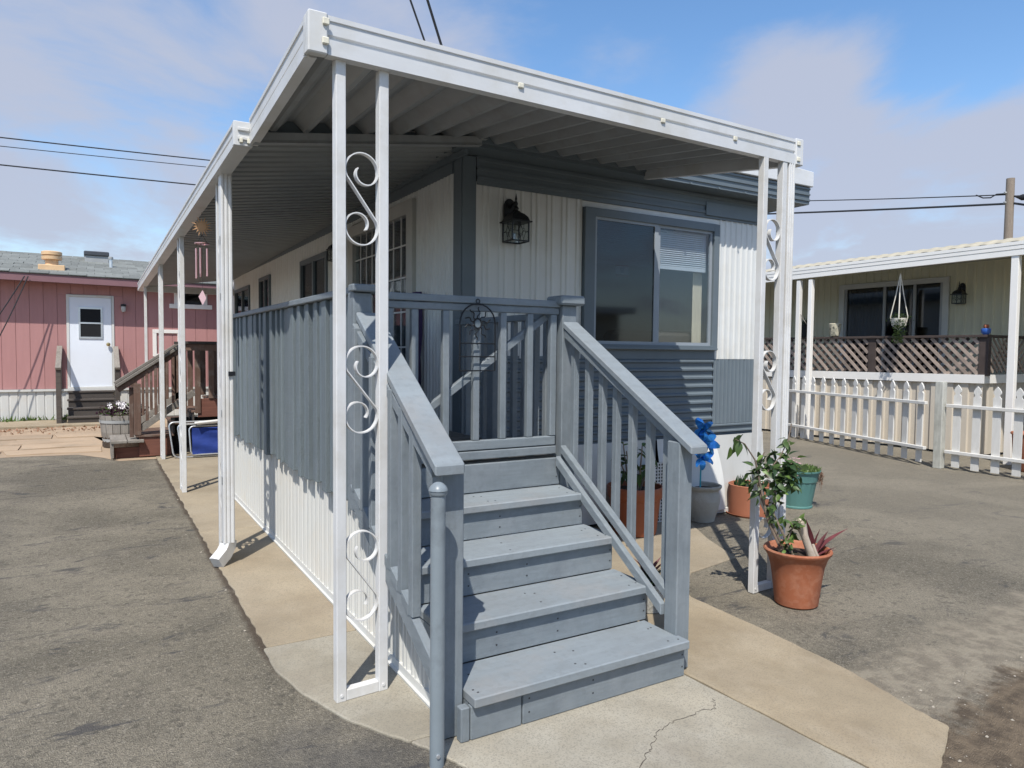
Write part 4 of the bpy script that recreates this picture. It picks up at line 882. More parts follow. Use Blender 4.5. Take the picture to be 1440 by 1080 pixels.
# wind chime under the awning
ch = thing('wind_chime', 'rose metal wind chime hanging below a copper sun face', 'wind chime', (.88, 7.0, 2.0))
cx_, cy_ = .87, 7.0
f = MB(); f.lathe((0, 0, 0), [(.0, 0)], 3) if False else None
c = Vector((cx_, cy_, 2.70)); 
disc = MB(); disc.prism([c + Vector((.040 * math.cos(a), 0, .040 * math.sin(a))) for a in [k * math.pi / 8 for k in range(16)]], (0, .012, 0)); disc.build('sun_face', 'gold_sun', ch, .003)
for k in range(16):
    a = k * math.pi / 8; e = Vector((math.cos(a), 0, math.sin(a))); s_ = Vector((-math.sin(a), 0, math.cos(a))); l = .095 if k % 2 else .075
    MB().prism([c + e * .038 - s_ * .009, c + e * .038 + s_ * .009, c + e * l + s_ * .006], (0, .006, 0)).build('sun_ray', 'gold_sun', ch)
MB().tube([(cx_, cy_, 2.80), (cx_, cy_, 2.885)], .0025, 5).build('hanger', 'cable', ch)
f = MB()
for k in range(3):
    a = k * 2.094 + .3; f.tube([(cx_, cy_, 2.63), (cx_ + .055 * math.cos(a), cy_ + .055 * math.sin(a), 2.545)], .002, 5)
f.build('cord', 'cable', ch)
MB().tube([(cx_ + .06 * math.cos(a), cy_ + .06 * math.sin(a), 2.545) for a in [k * math.pi / 10 for k in range(20)]], .006, 6, True).build('ring', 'rose_metal', ch)
for k in range(5):
    a = k * 1.257 + .5; x, y = cx_ + .05 * math.cos(a), cy_ + .05 * math.sin(a); MB().tube([(x, y, 2.50), (x, y, 2.27 - .02 * (k % 3))], .0085, 8).build('chime_tube', 'rose_metal', ch)
    MB().tube([(x, y, 2.545), (x, y, 2.495)], .001, 4).build('cord', 'cable', ch)
MB().tube([(cx_, cy_, 2.54), (cx_, cy_, 2.12)], .0012, 4).build('cord', 'cable', ch)
MB().prism([(cx_, cy_, 2.13), (cx_ + .03, cy_, 2.055), (cx_, cy_, 1.99), (cx_ - .035, cy_, 2.065)], (0, .004, 0)).build('wind_sail', 'pink_paper', ch)

# ================================================================== potted plants
def leaf_mesh(name, material, l, w, fold=.25, droop=.3, n=5):
    vs = []; m_ = MB()
    for i in range(n + 1):
        t = i / n; hw = w * math.sin(math.pi * (t ** .8)) * (1 - .15 * t) if 0 < i < n else 0.0006
        y = l * t; z = -droop * l * t * t
        vs += [(-hw, y, z + fold * hw), (0, y, z), (hw, y, z + fold * hw)]
    fs = []
    for i in range(n): a = 3 * i; fs += [(a, a + 1, a + 4, a + 3), (a + 1, a + 2, a + 5, a + 4)]
    m_.add(vs, fs, True); return m_.mesh(name, material)
def put_leaf(me, parent, loc, direction, s=1.0, roll=0.0, name='leaf'):
    d = Vector(direction).normalized(); q = d.to_track_quat('Y', 'Z'); e = (q @ Matrix.Rotation(roll, 3, 'Y').to_quaternion()).to_euler()
    return inst(name, me, parent, loc, e, (s, s, s))
LV = {k: leaf_mesh('leaf', k, .062, .017) for k in ('leaf_green', 'leaf_light', 'leaf_dark')}
def rdir(rr, up=0.2, outw=None):
    v = Vector((rr.gauss(0, 1), rr.gauss(0, 1), rr.gauss(up, .7)))
    return v.normalized()
def pot_with_soil(t, c, prof, soil_r, soil_z, material, n=36, ripple=None, label=None):
    p = MB().lathe((c[0], c[1], 0), prof, n, True, ripple).build('pot', material, t)
    s_ = MB(); ring = []; rr = random.Random(int(c[0] * 100)); vs = [(c[0], c[1], soil_z + .015)]
    for ring_r in (.5, 1.0):
        for k in range(16): a = k * math.pi / 8; vs.append((c[0] + soil_r * ring_r * math.cos(a), c[1] + soil_r * ring_r * math.sin(a), soil_z + (rr.uniform(-.012, .015) if ring_r < 1 else 0)))
    fs = [(0, 1 + k, 1 + (k + 1) % 16) for k in range(16)] + [(1 + k, 17 + k, 17 + (k + 1) % 16, 1 + (k + 1) % 16) for k in range(16)]
    s_.add(vs, fs, True); s_.build('soil', 'soil', t); return p
# 1 big flared terracotta pot in front of the right posts
c = (3.86, 2.91)
t = thing('potted_vine', 'flared terracotta pot with a leafy vine and red bromeliad leaves by the right posts', 'potted plant', (c[0], c[1], 0))
pot_with_soil(t, c, [(.122, .003), (.132, .012), (.141, .09), (.152, .18), (.164, .255), (.182, .310), (.194, .330), (.205, .342), (.208, .354), (.203, .362), (.192, .362), (.184, .352), (.174, .315), (.16, .29)], .168, .318, 'terracotta', 40)
rr = random.Random(4)
stems = [[(3.77, 2.91, .31), (3.71, 2.98, .50), (3.66, 3.04, .68), (3.64, 3.07, .82), (3.69, 3.05, .97)], [(3.79, 2.88, .31), (3.75, 2.93, .45), (3.71, 2.98, .58), (3.75, 3.0, .74), (3.81, 2.98, .86), (3.86, 2.97, .90)],
         [(3.76, 2.93, .31), (3.68, 3.0, .54), (3.65, 3.04, .76), (3.62, 3.06, .92), (3.53, 3.07, 1.03), (3.46, 3.08, 1.06)], [(3.67, 3.03, .82), (3.78, 3.0, .94), (3.84, 2.99, 1.04), (3.87, 2.99, 1.15)], [(3.69, 3.0, .70), (3.80, 2.96, .78), (3.84, 2.95, .84), (3.87, 2.93, .82)],
         [(3.76, 2.88, .32), (3.74, 2.90, .42), (3.76, 2.88, .50), (3.80, 2.84, .56)]]
for k, p in enumerate(stems): MB().tube(p, [.009 - .0012 * i if k < 3 else .004 for i in range(len(p))], 6).build('stem', 'bark', t)
def along(p, f_):
    p = [Vector(a) for a in p]; x = f_ * (len(p) - 1); i = min(int(x), len(p) - 2); return p[i].lerp(p[i + 1], x - i)
def leaves_on(t, p, n, f0, f1, spread, mats, s0, s1, rr, up=-.2):
    for k in range(n):
        q = along(p, rr.uniform(f0, f1)) + Vector((rr.gauss(0, spread), rr.gauss(0, spread), rr.gauss(0, spread)))
        put_leaf(LV[rr.choice(mats)], t, q, rdir(rr, up), rr.uniform(s0, s1), rr.uniform(-1, 1))
GRN = ['leaf_green', 'leaf_green', 'leaf_light', 'leaf_dark']
leaves_on(t, stems[0], 60, .5, 1, .024, GRN, .75, 1.25, rr); leaves_on(t, stems[1], 84, .5, 1, .026, GRN, .75, 1.3, rr); leaves_on(t, stems[4], 60, .05, 1, .026, GRN, .75, 1.25, rr)
leaves_on(t, stems[3], 40, .0, .7, .022, GRN, .8, 1.3, rr); leaves_on(t, stems[2], 10, .8, 1, .025, ['leaf_green', 'leaf_light'], 1.0, 1.5, rr, -.8)
leaves_on(t, stems[5], 40, .1, 1, .022, ['leaf_light', 'leaf_light', 'leaf_green'], .7, 1.1, rr, .2); leaves_on(t, stems[1], 26, .1, .5, .022, ['leaf_light', 'leaf_green', 'leaf_light'], .7, 1.1, rr)
br = leaf_mesh('bromeliad_leaf', 'leaf_red', .28, .031, .45, .12, 7)
for (dx, dy, d, s_) in ((.10, -.03, (-.14, .0, 1), .86), (.09, -.05, (.02, -.1, 1), .66), (.11, -.05, (.38, -.1, .8), .62), (.08, -.06, (.66, -.12, .50), 1.12), (.09, -.04, (.76, .05, .36), .8), (.05, -.04, (.1, .25, .9), .6), (.07, -.09, (.5, -.3, .4), .5), (.09, -.07, (.80, -.2, .25), .55)):
    put_leaf(br, t, (c[0] + dx, c[1] + dy, .315), d, s_, rr.uniform(-.4, .4), 'bromeliad_leaf')
dw = MB(); dw.tube([(3.895, 2.825, .305), (3.865, 2.835, .38), (3.840, 2.845, .45), (3.822, 2.855, .51), (3.808, 2.86, .55)], [.030, .024, .023, .029, .035], 10); dw.tube([(3.895, 2.825, .40), (3.905, 2.815, .35), (3.925, 2.80, .305)], [.008, .013, .010], 8); dw.tube([(3.818, 2.858, .535), (3.806, 2.856, .556), (3.798, 2.866, .562)], [.026, .020, .008], 8)
dw.solo('driftwood', 'driftwood', 'pale hollow driftwood stick standing in the flared terracotta pot', 'driftwood', (3.895, 2.825, .305))
# 2 teal pot
c = (6.34, 4.82)
t = thing('potted_groundcover', 'teal fluted plastic pot with green ground cover and pink flowers', 'potted plant', (c[0], c[1], 0))
pot_with_soil(t, c, [(.150, .0), (.165, .004), (.165, .02), (.158, .026), (.175, .14), (.195, .26), (.199, .275), (.206, .28), (.214, .34), (.222, .372), (.236, .378), (.238, .392), (.226, .394), (.215, .37)], .215, .372, 'teal_plastic', 72, lambda a, z: 1 + (.014 * math.cos(a * 18) if .03 < z < .27 else 0))
rr = random.Random(8); gm = MB()
for k in range(1100):
    a, r = rr.uniform(0, 6.28), .235 * math.sqrt(rr.random()); x, y = c[0] + r * math.cos(a), c[1] + r * math.sin(a)
    hgt = rr.uniform(.02, .085) * (1.1 - .5 * r / .235); e = Vector((rr.gauss(0, .5), rr.gauss(0, .5), 1)).normalized() * hgt; w = rr.uniform(.003, .007); aa = rr.uniform(0, 6.28); s_ = Vector((math.cos(aa), math.sin(aa), 0)) * w
    p = Vector((x, y, .375 + .01)); gm.add([p - s_, p + s_, p + e * .7 + s_ * .8, p + e, p + e * .7 - s_ * .8], [(0, 1, 2, 3, 4)])
gm.build('ground_cover', 'grass_leaf', t, kind='stuff')
gm = MB()
for k in range(46):
    a = rr.uniform(-1.3, 1.0); p0 = Vector((c[0] + .23 * math.cos(a), c[1] + .23 * math.sin(a), .39)); l = rr.uniform(.05, .22)
    p1 = p0 + Vector((.02 * math.cos(a), .02 * math.sin(a), -l * .4)); p2 = p0 + Vector((.015 * math.cos(a) + rr.gauss(0, .01), .015 * math.sin(a), -l)); gm.tube([p0, p1, p2], .0018, 4)
    for i in range(6): q = p1.lerp(p2, i / 6); e = Vector((rr.gauss(0, .012), rr.gauss(0, .012), rr.gauss(0, .008))); gm.add([q, q + e, q + e.cross(Vector((0, 0, 1))) + e], [(0, 1, 2)])
gm.build('trailing_stems', 'dry_leaf', t, kind='stuff')
fl = MB()
for k in range(40):
    a, r = rr.uniform(2.2, 4.2), .2 * math.sqrt(rr.random()); p = Vector((c[0] + r * math.cos(a), c[1] + r * math.sin(a), .43 + rr.uniform(0, .09)))
    for i in range(5): b = i * 1.257 + rr.random(); q = Vector((math.cos(b), math.sin(b), .4)) * .014; fl.add([p, p + q + Vector((q.y, -q.x, 0)) * .4, p + q * 1.2, p + q - Vector((q.y, -q.x, 0)) * .4], [(0, 1, 2, 3)])
fl.build('flowers', 'petal_pink', t, kind='stuff')
# 3 short terracotta cylinder with aloe
c = (5.62, 4.80)
t = thing('potted_aloe', 'straight sided terracotta pot with small aloes against the white skirting', 'potted plant', (c[0], c[1], 0))
pot_with_soil(t, c, [(.195, .0), (.207, .006), (.210, .15), (.212, .285), (.214, .30), (.205, .305), (.196, .29), (.19, .26)], .196, .265, 'terracotta_plain', 40)
MB().lathe((c[0], c[1], 0), [(.205, .0), (.225, .002), (.235, .02), (.225, .02)], 36, False).build('saucer', 'terracotta_plain', t)
al = leaf_mesh('aloe_leaf', 'leaf_dark', .11, .013, .5, -.1, 5); rr = random.Random(2)
for k in range(60):
    a, r = rr.uniform(0, 6.28), .15 * math.sqrt(rr.random()); put_leaf(al, t, (c[0] + r * math.cos(a), c[1] + r * math.sin(a), .268), (rr.gauss(0, .35), rr.gauss(0, .35), 1), rr.uniform(.6, 1.2), rr.uniform(-3, 3), 'aloe_leaf')
# 4 grey stone urn
c = (4.985, 4.83)
t = thing('stone_urn', 'weathered grey stone urn beside the foot of the blue pinwheel', 'urn', (c[0], c[1], 0))
pot_with_soil(t, c, [(.105, .0), (.118, .006), (.122, .03), (.128, .05), (.150, .12), (.165, .19), (.166, .235), (.158, .265), (.150, .285), (.152, .30), (.172, .318), (.180, .33), (.180, .345), (.168, .35), (.155, .34), (.15, .30)], .152, .305, 'urn_stone', 40)
# 5 large plastic terracotta pot behind the balusters
c = (4.09, 4.76)
t = thing('potted_shrub', 'large red brown pot with a broad leaved shrub behind the step balusters', 'potted plant', (c[0], c[1], 0))
pot_with_soil(t, c, [(.175, .010), (.19, .018), (.205, .15), (.222, .32), (.23, .325), (.238, .335), (.245, .425), (.240, .432), (.228, .43), (.22, .38)], .225, .385, 'plastic_terracotta', 40)
sh = leaf_mesh('leaf', 'leaf_green', .14, .036, .3, .5, 6); sh2 = leaf_mesh('leaf', 'leaf_light', .13, .034, .3, .5, 6); rr = random.Random(14)
for k in range(7):
    a = k * .9; p = [(c[0] + .04 * math.cos(a), c[1] + .04 * math.sin(a), .38), (c[0] + .10 * math.cos(a), c[1] + .09 * math.sin(a), .55), (c[0] + .17 * math.cos(a), c[1] + .13 * math.sin(a), .70 + .05 * (k % 3))]
    MB().tube(p, [.010, .008, .005], 6).build('stem', 'bark', t)
    for i in range(7): q = along(p, rr.uniform(.3, 1)); put_leaf(rr.choice((sh, sh2)), t, q, (rr.gauss(0, .8), rr.gauss(-.2, .7), rr.gauss(.1, .5)), rr.uniform(.6, 1.1), rr.uniform(-.6, .6))
# 6 small pot behind the newel
c = (2.935, 3.27)
t = thing('potted_succulent', 'small pale pot with a spiky red tipped succulent by the right step newel', 'potted plant', (c[0], c[1], 0))
pot_with_soil(t, c, [(.075, .012), (.085, .018), (.097, .10), (.105, .165), (.112, .17), (.112, .19), (.10, .19), (.096, .16)], .097, .165, 'urn_stone', 28)
su = leaf_mesh('succulent_leaf', 'leaf_dark', .10, .014, .5, .1, 5); su2 = leaf_mesh('succulent_leaf', 'leaf_red', .11, .014, .5, .1, 5); rr = random.Random(6)
for k in range(56):
    a = k * 2.4; e = k / 56; put_leaf(su2 if k < 12 else su, t, (c[0] + .02 * math.cos(a), c[1] + .02 * math.sin(a), .17 + .07 * (1 - e)), (math.cos(a), math.sin(a), 1.4 - 1.5 * e), rr.uniform(.7, 1.15), 0, 'succulent_leaf')
# white perforated panel leaning behind the steps
pp = thing('perforated_panel', 'white perforated panel leaning on the skirting behind the steps', 'panel', (4.48, 4.90, 0))
f = MB(); NXp, NZp = 6, 18; w_, h_ = .20, .55
for i in range(NXp + 1): f.box((4.38 + i * w_ / NXp - .006, 4.93, .02), (4.38 + i * w_ / NXp + .006, 4.938, .02 + h_))
for j in range(NZp + 1): f.box((4.374, 4.9295, .02 + j * h_ / NZp - .005), (4.586, 4.9385, .02 + j * h_ / NZp + .005))
f.build('mesh_sheet', 'white_skirt', pp); B((4.374, 4.943, .015), (4.586, 4.947, .575)).build('backing', 'dark_void', pp)
# pinwheel in the urn
pw = thing('foil_pinwheel', 'shiny blue foil pinwheel flower standing in the grey urn', 'pinwheel', (4.925, 4.80, .30))
MB().tube([(4.925, 4.80, .30), (4.925, 4.79, .90)], .008, 8).build('stick', 'foil_stick', pw)
pet = MB(); vs = []
for i in range(7):
    t_ = i / 6; w_ = .055 * math.sin(math.pi * min(1, t_ * .85 + .12)); 
    vs += [(-w_ + .03 * t_, .16 * t_, .03 * math.sin(t_ * 4)), (.03 * t_, .16 * t_, .05 * math.sin(t_ * 3)), (w_ + .03 * t_, .16 * t_, -.02)]
pet.add(vs, [(3 * i + k, 3 * i + k + 1, 3 * i + k + 4, 3 * i + k + 3) for i in range(6) for k in range(2)], True); pm = pet.mesh('petal', 'foil_blue')
rr = random.Random(9)
for (zc, n, s_) in ((.76, 7, 1.0), (.61, 6, .8), (.87, 5, .9)):
    for k in range(n):
        a = 2 * math.pi * k / n + zc; put_leaf(pm, pw, (4.925, 4.78, zc), (math.cos(a), -.25 + rr.gauss(0, .25), math.sin(a)), s_ * rr.uniform(.8, 1.1), rr.uniform(-.6, .6), 'petal')

# ================================================================== pink house
pk = thing('pink_house', 'pink sided mobile home with a grey shingle roof beyond the walkway', 'mobile home', (-1.0, 17.9, 0))
PY = 17.9
tz = lambda x: -.012 * (x + 1.6)       # the eave sags to the right
rr = random.Random(1)
x = -7.0
holes = [(-.47, .42, .70, 2.72), (1.62, 2.30, 2.60, 2.93)]
wl = B((-7.0, PY + .0285, .70), (5.2, PY + .05, 3.0)).build('wall', 'pink_siding', pk)
while x < 5.0:
    x2 = x + .245
    xa, xb, full = x + .0022, x2 - .0022, True
    for hx0, hx1, hz0, hz1 in holes:
        if xb > hx0 and xa < hx1:
            full = False
            for a, b in ((.70, hz0), (hz1, 2.98)):
                if b - a > .02: B((xa, PY, a), (xb, PY + .028, b)).build('siding_plank', 'pink_siding', wl, .003)
            for u, v in ((xa, hx0), (hx1, xb)):
                if v - u > .01: B((u, PY, hz0 + .001), (v, PY + .028, hz1 - .001)).build('siding_plank', 'pink_siding', wl, .003)
    if full: B((xa, PY, .70), (xb, PY + .028, 2.98)).build('siding_plank', 'pink_siding', wl, .003)
    x = x2
f = MB(); f.ribs((-7.0, PY - .01, 0), (1, 0, 0), (0, -1, 0), 12, .05, .665, .155, [(0, 0), (.4, 0), (.46, -.012), (.55, -.012), (.62, 0)]); f.build('skirting', 'white_skirt', pk)
B((-7.0, PY - .05, .655), (5.0, PY - .011, .70)).build('skirting_cap', 'white_skirt', pk)
B((-7.0, PY + .02, 0), (5.0, PY + .03, .7)).build('skirting_back', 'white_skirt', pk)
EY = 17.46
f = MB(); f.add([(-7, EY, 2.94 + tz(-7)), (5.2, EY, 2.94 + tz(5.2)), (5.2, EY, 3.09 + tz(5.2)), (-7, EY, 3.09 + tz(-7)), (-7, EY + .03, 2.94 + tz(-7)), (5.2, EY + .03, 2.94 + tz(5.2)), (5.2, EY + .03, 3.09 + tz(5.2)), (-7, EY + .03, 3.09 + tz(-7))],
                 [(0, 1, 2, 3), (4, 5, 6, 7), (0, 1, 5, 4), (3, 2, 6, 7)]); f.build('fascia', 'maroon_trim', pk)
f = MB(); f.add([(-7, EY + .03, 2.945 + tz(-7)), (5.2, EY + .03, 2.945 + tz(5.2)), (5.2, PY + .02, 2.96 + tz(5.2)), (-7, PY + .02, 2.96 + tz(-7))], [(0, 1, 2, 3)]); f.build('soffit', 'maroon_trim', pk)
RS = .215
rz = lambda x, y: 3.095 + tz(x) + RS * (y - EY)
f = MB(); f.add([(-7, EY - .02, rz(-7, EY - .02)), (5.2, EY - .02, rz(5.2, EY - .02)), (5.2, 20.9, rz(5.2, 20.9)), (-7, 20.9, rz(-7, 20.9)), (5.2, 24, 3.1), (-7, 24, 3.2)], [(0, 1, 2, 3), (3, 2, 4, 5)]); roof = f.build('roof', 'shingle', pk)
shm = [B((-.165, 0, 0), (.163, .30, .016)).mesh('shingle', 'shingle') for _ in range(1)]
row = 0; y = EY - .02; cnt = 0; rr = random.Random(17)
while y < 20.85:
    x = -4.6 + (row % 2) * .16 + rr.uniform(-.03, .03)
    while x < 3.2 and cnt < 298:
        if x < 3.0: inst('shingle', shm[0], roof, (x, y, rz(x, y) + .004 + rr.uniform(0, .012)), (math.atan(RS) + .03, .0, rr.uniform(-.01, .01))); cnt += 1
        x += .335
    y += .272; row += 1
# door
dm = MB(); dm.box((-.47, PY - .02, .735), (-.42, PY + .04, 2.72)); dm.box((.37, PY - .02, .735), (.42, PY + .04, 2.72)); dm.box((-.42, PY - .02, 2.67), (.37, PY + .04, 2.72)); dm.box((-.47, PY - .04, .70), (.42, PY + .04, .735))
df = dm.build('door_frame', 'white_skirt', pk, .003)
B((-.418, PY - .01, .737), (.368, PY + .02, 2.668)).build('door', 'white_door', df, .004)
g = MB(); g.box((-.25, PY - .03, 1.78), (.20, PY - .012, 1.82)); g.box((-.25, PY - .03, 2.42), (.20, PY - .012, 2.46)); g.box((-.25, PY - .03, 1.82), (-.215, PY - .012, 2.42)); g.box((.165, PY - .03, 1.82), (.20, PY - .012, 2.42)); g.box((-.215, PY - .03, 2.10), (.165, PY - .012, 2.135)); g.build('door_window', 'alu', df)
B((-.215, PY - .018, 1.82), (.165, PY - .013, 2.42)).build('door_pane', 'dark_void', df)
MB().lathe((0, 0, 0), [(.001, 0), (.03, .0), (.038, .02), (.03, .04), (.001, .045)], 14).mesh
kn = MB(); kn.lathe((0, 0, 0), [(.012, 0), (.014, .03), (.036, .04), (.042, .06), (.034, .08), (.001, .09)], 14)
ko = inst('door_knob', kn.mesh('door_knob', 'brass'), df, (.30, PY - .01, 1.66), (math.pi / 2, 0, 0))
# small high window on the pink wall with white trim
wm = MB(); wm.box((1.62, PY - .03, 2.60), (1.74, PY + .03, 2.93)); wm.box((2.20, PY - .03, 2.60), (2.32, PY + .03, 2.93)); wm.box((1.52, PY - .045, 2.50), (2.42, PY + .03, 2.60)); wo = wm.build('high_window', 'vinyl_white', pk, .003)
B((1.74, PY + .0, 2.60), (2.20, PY + .01, 2.95)).build('pane', 'screen_glass', wo)
B((1.74, PY + .028, 2.60), (2.20, PY + .0295, 2.95)).build('dark_interior', 'dark_void', wo)
wm = MB(); wm.box((1.17, PY - .03, 1.40), (1.25, PY - .001, 1.93)); wm.box((1.68, PY - .03, 1.40), (1.76, PY - .001, 1.93)); wm.box((1.17, PY - .032, 1.93), (1.76, PY - .001, 2.01)); wm.box((1.25, PY - .03, 1.40), (1.68, PY - .001, 1.46)); wm.build('hatch_frame', 'vinyl_white', pk, .003)
# little lamp beside the pink door
lp = thing('porch_lamp', 'small jar lamp on the pink wall beside the white door', 'lamp', (.60, PY, 2.45))
MB().lathe((.60, PY - .10, 2.45), [(.03, .10), (.055, .09), (.055, .05), (.05, .045)], 14).build('lamp_cap', 'black_metal', lp)
MB().lathe((.60, PY - .10, 2.45), [(.001, -.075), (.03, -.07), (.045, -.04), (.048, .048)], 14, False).build('jar_glass', 'lamp_frost', lp)
B((.57, PY - .08, 2.50), (.63, PY - .002, 2.55)).build('bracket', 'black_metal', lp)
# roof things
rx, ry = -.72, 18.15
vt = thing('roof_vent', 'orange tan round roof vent on the grey shingle roof', 'roof vent', (rx, ry, rz(rx, ry)))
z0 = rz(rx, ry)
B((rx - .24, ry - .2, z0 - .02), (rx + .24, ry + .2, z0 + .10)).build('vent_base', 'vent_paint', vt, .01)
MB().lathe((rx, ry, z0), [(.125, .09), (.12, .22), (.185, .225), (.19, .29), (.15, .30), (.15, .315), (.19, .32), (.192, .385), (.16, .40), (.001, .405)], 24).build('vent_stack', 'vent_paint', vt)
rx, ry = .12, 20.2; z0 = rz(rx, ry)
sk = thing('roof_hatch', 'dark boxed skylight hatch near the ridge of the shingle roof', 'skylight', (rx, ry, z0))
B((rx - .25, ry - .2, z0 - .04), (rx + .25, ry + .3, z0 + .14)).build('curb', 'grey_box', sk); B((rx - .265, ry - .24, z0 + .141), (rx + .265, ry + .33, z0 + .25)).build('lid', 'skylight_dark', sk, .02)
for rx, ry, lab in ((.40, 19.2, 'short grey vent pipe on a flashing beside the roof hatch'), (1.22, 18.9, 'short dark vent pipe at the right end of the shingle roof')):
    z0 = rz(rx, ry); vp = thing('vent_pipe', lab, 'vent pipe', (rx, ry, z0)); MB().tube([(rx, ry, z0), (rx, ry, z0 + .22)], .035, 10).build('pipe', 'alu', vp); MB().lathe((rx, ry, z0), [(.05, .21), (.055, .23), (.05, .27), (.001, .28)], 10).build('pipe_cap', 'grey_box', vp)
    B((rx - .16, ry - .14, z0 - .01), (rx + .16, ry + .14, z0 + .014)).build('flashing', 'grey_box', vp)
# dark wooden entry steps of the pink house
es = thing('dark_entry_steps', 'dark weathered wooden steps below the white door of the pink house', 'steps', (-.05, 17.5, .055))
for k in range(4):
    z = .66 - k * .16; y = PY - .06 - .26 * k - .22
    B((-.47, y, z - .035), (.40, y + .26, z)).build('tread', 'dark_wood', es, .004)
    if k < 4: B((-.45, y + .02, max(.056, z - .16)), (.38, y + .04, z - .036)).build('riser', 'dark_wood', es)
for x in (-.60, .44):
    B((x - .045, 16.86, .056), (x + .045, 16.95, 1.17)).build('newel', 'dark_wood', es, .004)
    MB().bar((x, 16.82, 1.16), (x, PY - .02, 1.60), .10, .05).build('handrail', 'weathered_wood', es, .004)
    B((x - .03, PY - .09, .70), (x + .03, PY - .03, 1.58)).build('baluster', 'dark_wood', es)
    B((x - .02, 16.95, .10), (x + .02, PY - .09, .30)).build('stringer', 'dark_wood', es)
gw = MB(); rr = random.Random(12)
for k in range(120):
    x, y = rr.choice((rr.gauss(-1.25, .35), rr.gauss(-.4, .1))), PY - .09 - abs(rr.gauss(0, .07)); e = Vector((rr.gauss(0, .05), rr.gauss(-.02, .04), rr.uniform(.05, .14))); p = Vector((x, y, .055)); s_ = Vector((rr.uniform(.01, .025), 0, 0)); gw.add([p - s_, p + s_, p + e], [(0, 1, 2)])
tag(gw.build('weeds', 'leaf_light'), kind='stuff')
# cables drooping down the pink wall
for k, (x0, x1, z1) in enumerate(((-1.10, -2.0, .95), (-1.16, -2.3, 1.15))):
    p = [(x0 + (x1 - x0) * i / 8, 17.42 - .3 * i / 8, 3.02 + (z1 - 3.02) * i / 8 - .12 * math.sin(math.pi * i / 8)) for i in range(9)]
    MB().tube(p, .011, 6).solo('cable', 'cable', ('dark cable dropping from the maroon fascia, the steeper one' if k == 0 else 'dark cable dropping from the maroon fascia, the upper flatter one'), 'cable', p[0])

# ================================================================== brown stairs with planter and chair
bs = thing('brown_stairs', 'weathered brown wooden stairs and landing with railing beyond the awning posts', 'stairs', (1.0, 11.9, 0))
def bx(a, b, name, mt, bev=.005, lab=None): return B(a, b).build(name, mt, bs, bev, lab)
for k in range(2): bx((.20 + k * .215, 11.40, .235), (.405 + k * .215, 12.25, .275), 'plank', 'weathered_wood')
bx((.20, 11.42, .03), (.24, 11.46, .234), 'leg', 'weathered_wood'); bx((.24, 11.55, .0), (.60, 11.58, .16), 'riser', 'red_brown_wood')
bx((.205, 11.5, .0), (.235, 12.2, .234), 'side_board', 'weathered_wood')
bx((.56, 11.50, .02), (.98, 11.53, .30), 'riser', 'red_brown_wood')
bx((.52, 11.48, .302), (1.02, 12.5, .335), 'tread', 'brown_wood'); 
for k in range(1, 4):
    x = .72 + .27 * k; z = .335 + .165 * k
    bx((x, 11.55, z - .035), (x + .32, 12.5, z), 'tread', 'brown_wood'); bx((x + .02, 11.56, z - .165), (x + .045, 12.5, z - .036), 'riser', 'dark_wood')
bx((1.75, 11.5, .78), (3.3, 13.4, .84), 'landing', 'brown_wood'); bx((1.35, 11.52, .56), (2.5, 11.55, .84), 'fascia_board', 'red_brown_wood')
for xx in (1.8, 2.4): bx((xx, 11.54, 0), (xx + .09, 11.63, .78), 'leg', 'dark_wood')
bx((1.0, 11.75, .0), (2.5, 11.78, .55), 'back_board', 'dark_void', 0)
for yy, nm in ((11.52, 0), (12.46, 1)):
    bx((.50, yy - .045, .335), (.59, yy + .045, 1.08), 'newel', 'brown_wood'); 
    if nm == 0: bx((.445, yy + .05, .30), (.50, yy + .13, 1.02), 'newel', 'brown_wood')
    MB().bar((.28, yy, 1.045), (1.16, yy, 1.655), .10, .04).build('handrail', 'weathered_wood', bs, .004); MB().bar((.30, yy + .012, .985), (1.16, yy + .012, 1.59), .05, .07).build('handrail', 'brown_wood', bs, .004)
    bx((1.12, yy - .05, 1.66), (2.4, yy + .05, 1.70), 'top_rail', 'dark_wood'); bx((1.13, yy - .02, 1.56), (2.4, yy + .02, 1.655), 'top_rail', 'brown_wood')
    MB().bar((.58, yy, .42), (1.3, yy, .94), .04, .09).build('stringer', 'weathered_wood', bs, .003)
    for k in range(5): x = .67 + k * .115; bx((x - .02, yy - .02, .47 + (x - .58) * .72), (x + .02, yy + .02, 1.02 + (x - .28) * .64), 'baluster', 'brown_wood')
    for k in range(7): x = 1.16 + k * .19; bx((x - .04, yy - .02, .62 if k < 2 else .84), (x + .04, yy + .02, 1.56), 'baluster', 'brown_wood')
# half barrel planter
bp = thing('barrel_planter', 'half barrel planter with white and purple flowers beside the brown stairs', 'planter', (.42, 13.0, 0))
for k in range(18):
    a0, a1 = 2 * math.pi * k / 18, 2 * math.pi * (k + .93) / 18; m_ = MB(); vs = []
    for z, r in ((0.012, .27), (.25, .325), (.52, .345)):
        for r2 in (r, r - .025):
            for a in (a0, a1): vs.append((.42 + r2 * math.cos(a), 13.0 + r2 * math.sin(a), z))
    fs = []
    for i in range(2): b = i * 4; fs += [(b, b + 1, b + 5, b + 4), (b + 2, b + 3, b + 7, b + 6), (b, b + 2, b + 6, b + 4), (b + 1, b + 3, b + 7, b + 5)]
    fs += [(0, 1, 3, 2), (8, 9, 11, 10)]; m_.add(vs, fs); m_.build('stave', 'barrel_wood', bp)
for z, r in ((.10, .298), (.40, .341)): MB().lathe((.42, 13.0, 0), [(r, z), (r + .004, z), (r + .010, z + .045), (r + .006, z + .045)], 32, False).build('hoop', 'grey_box', bp)
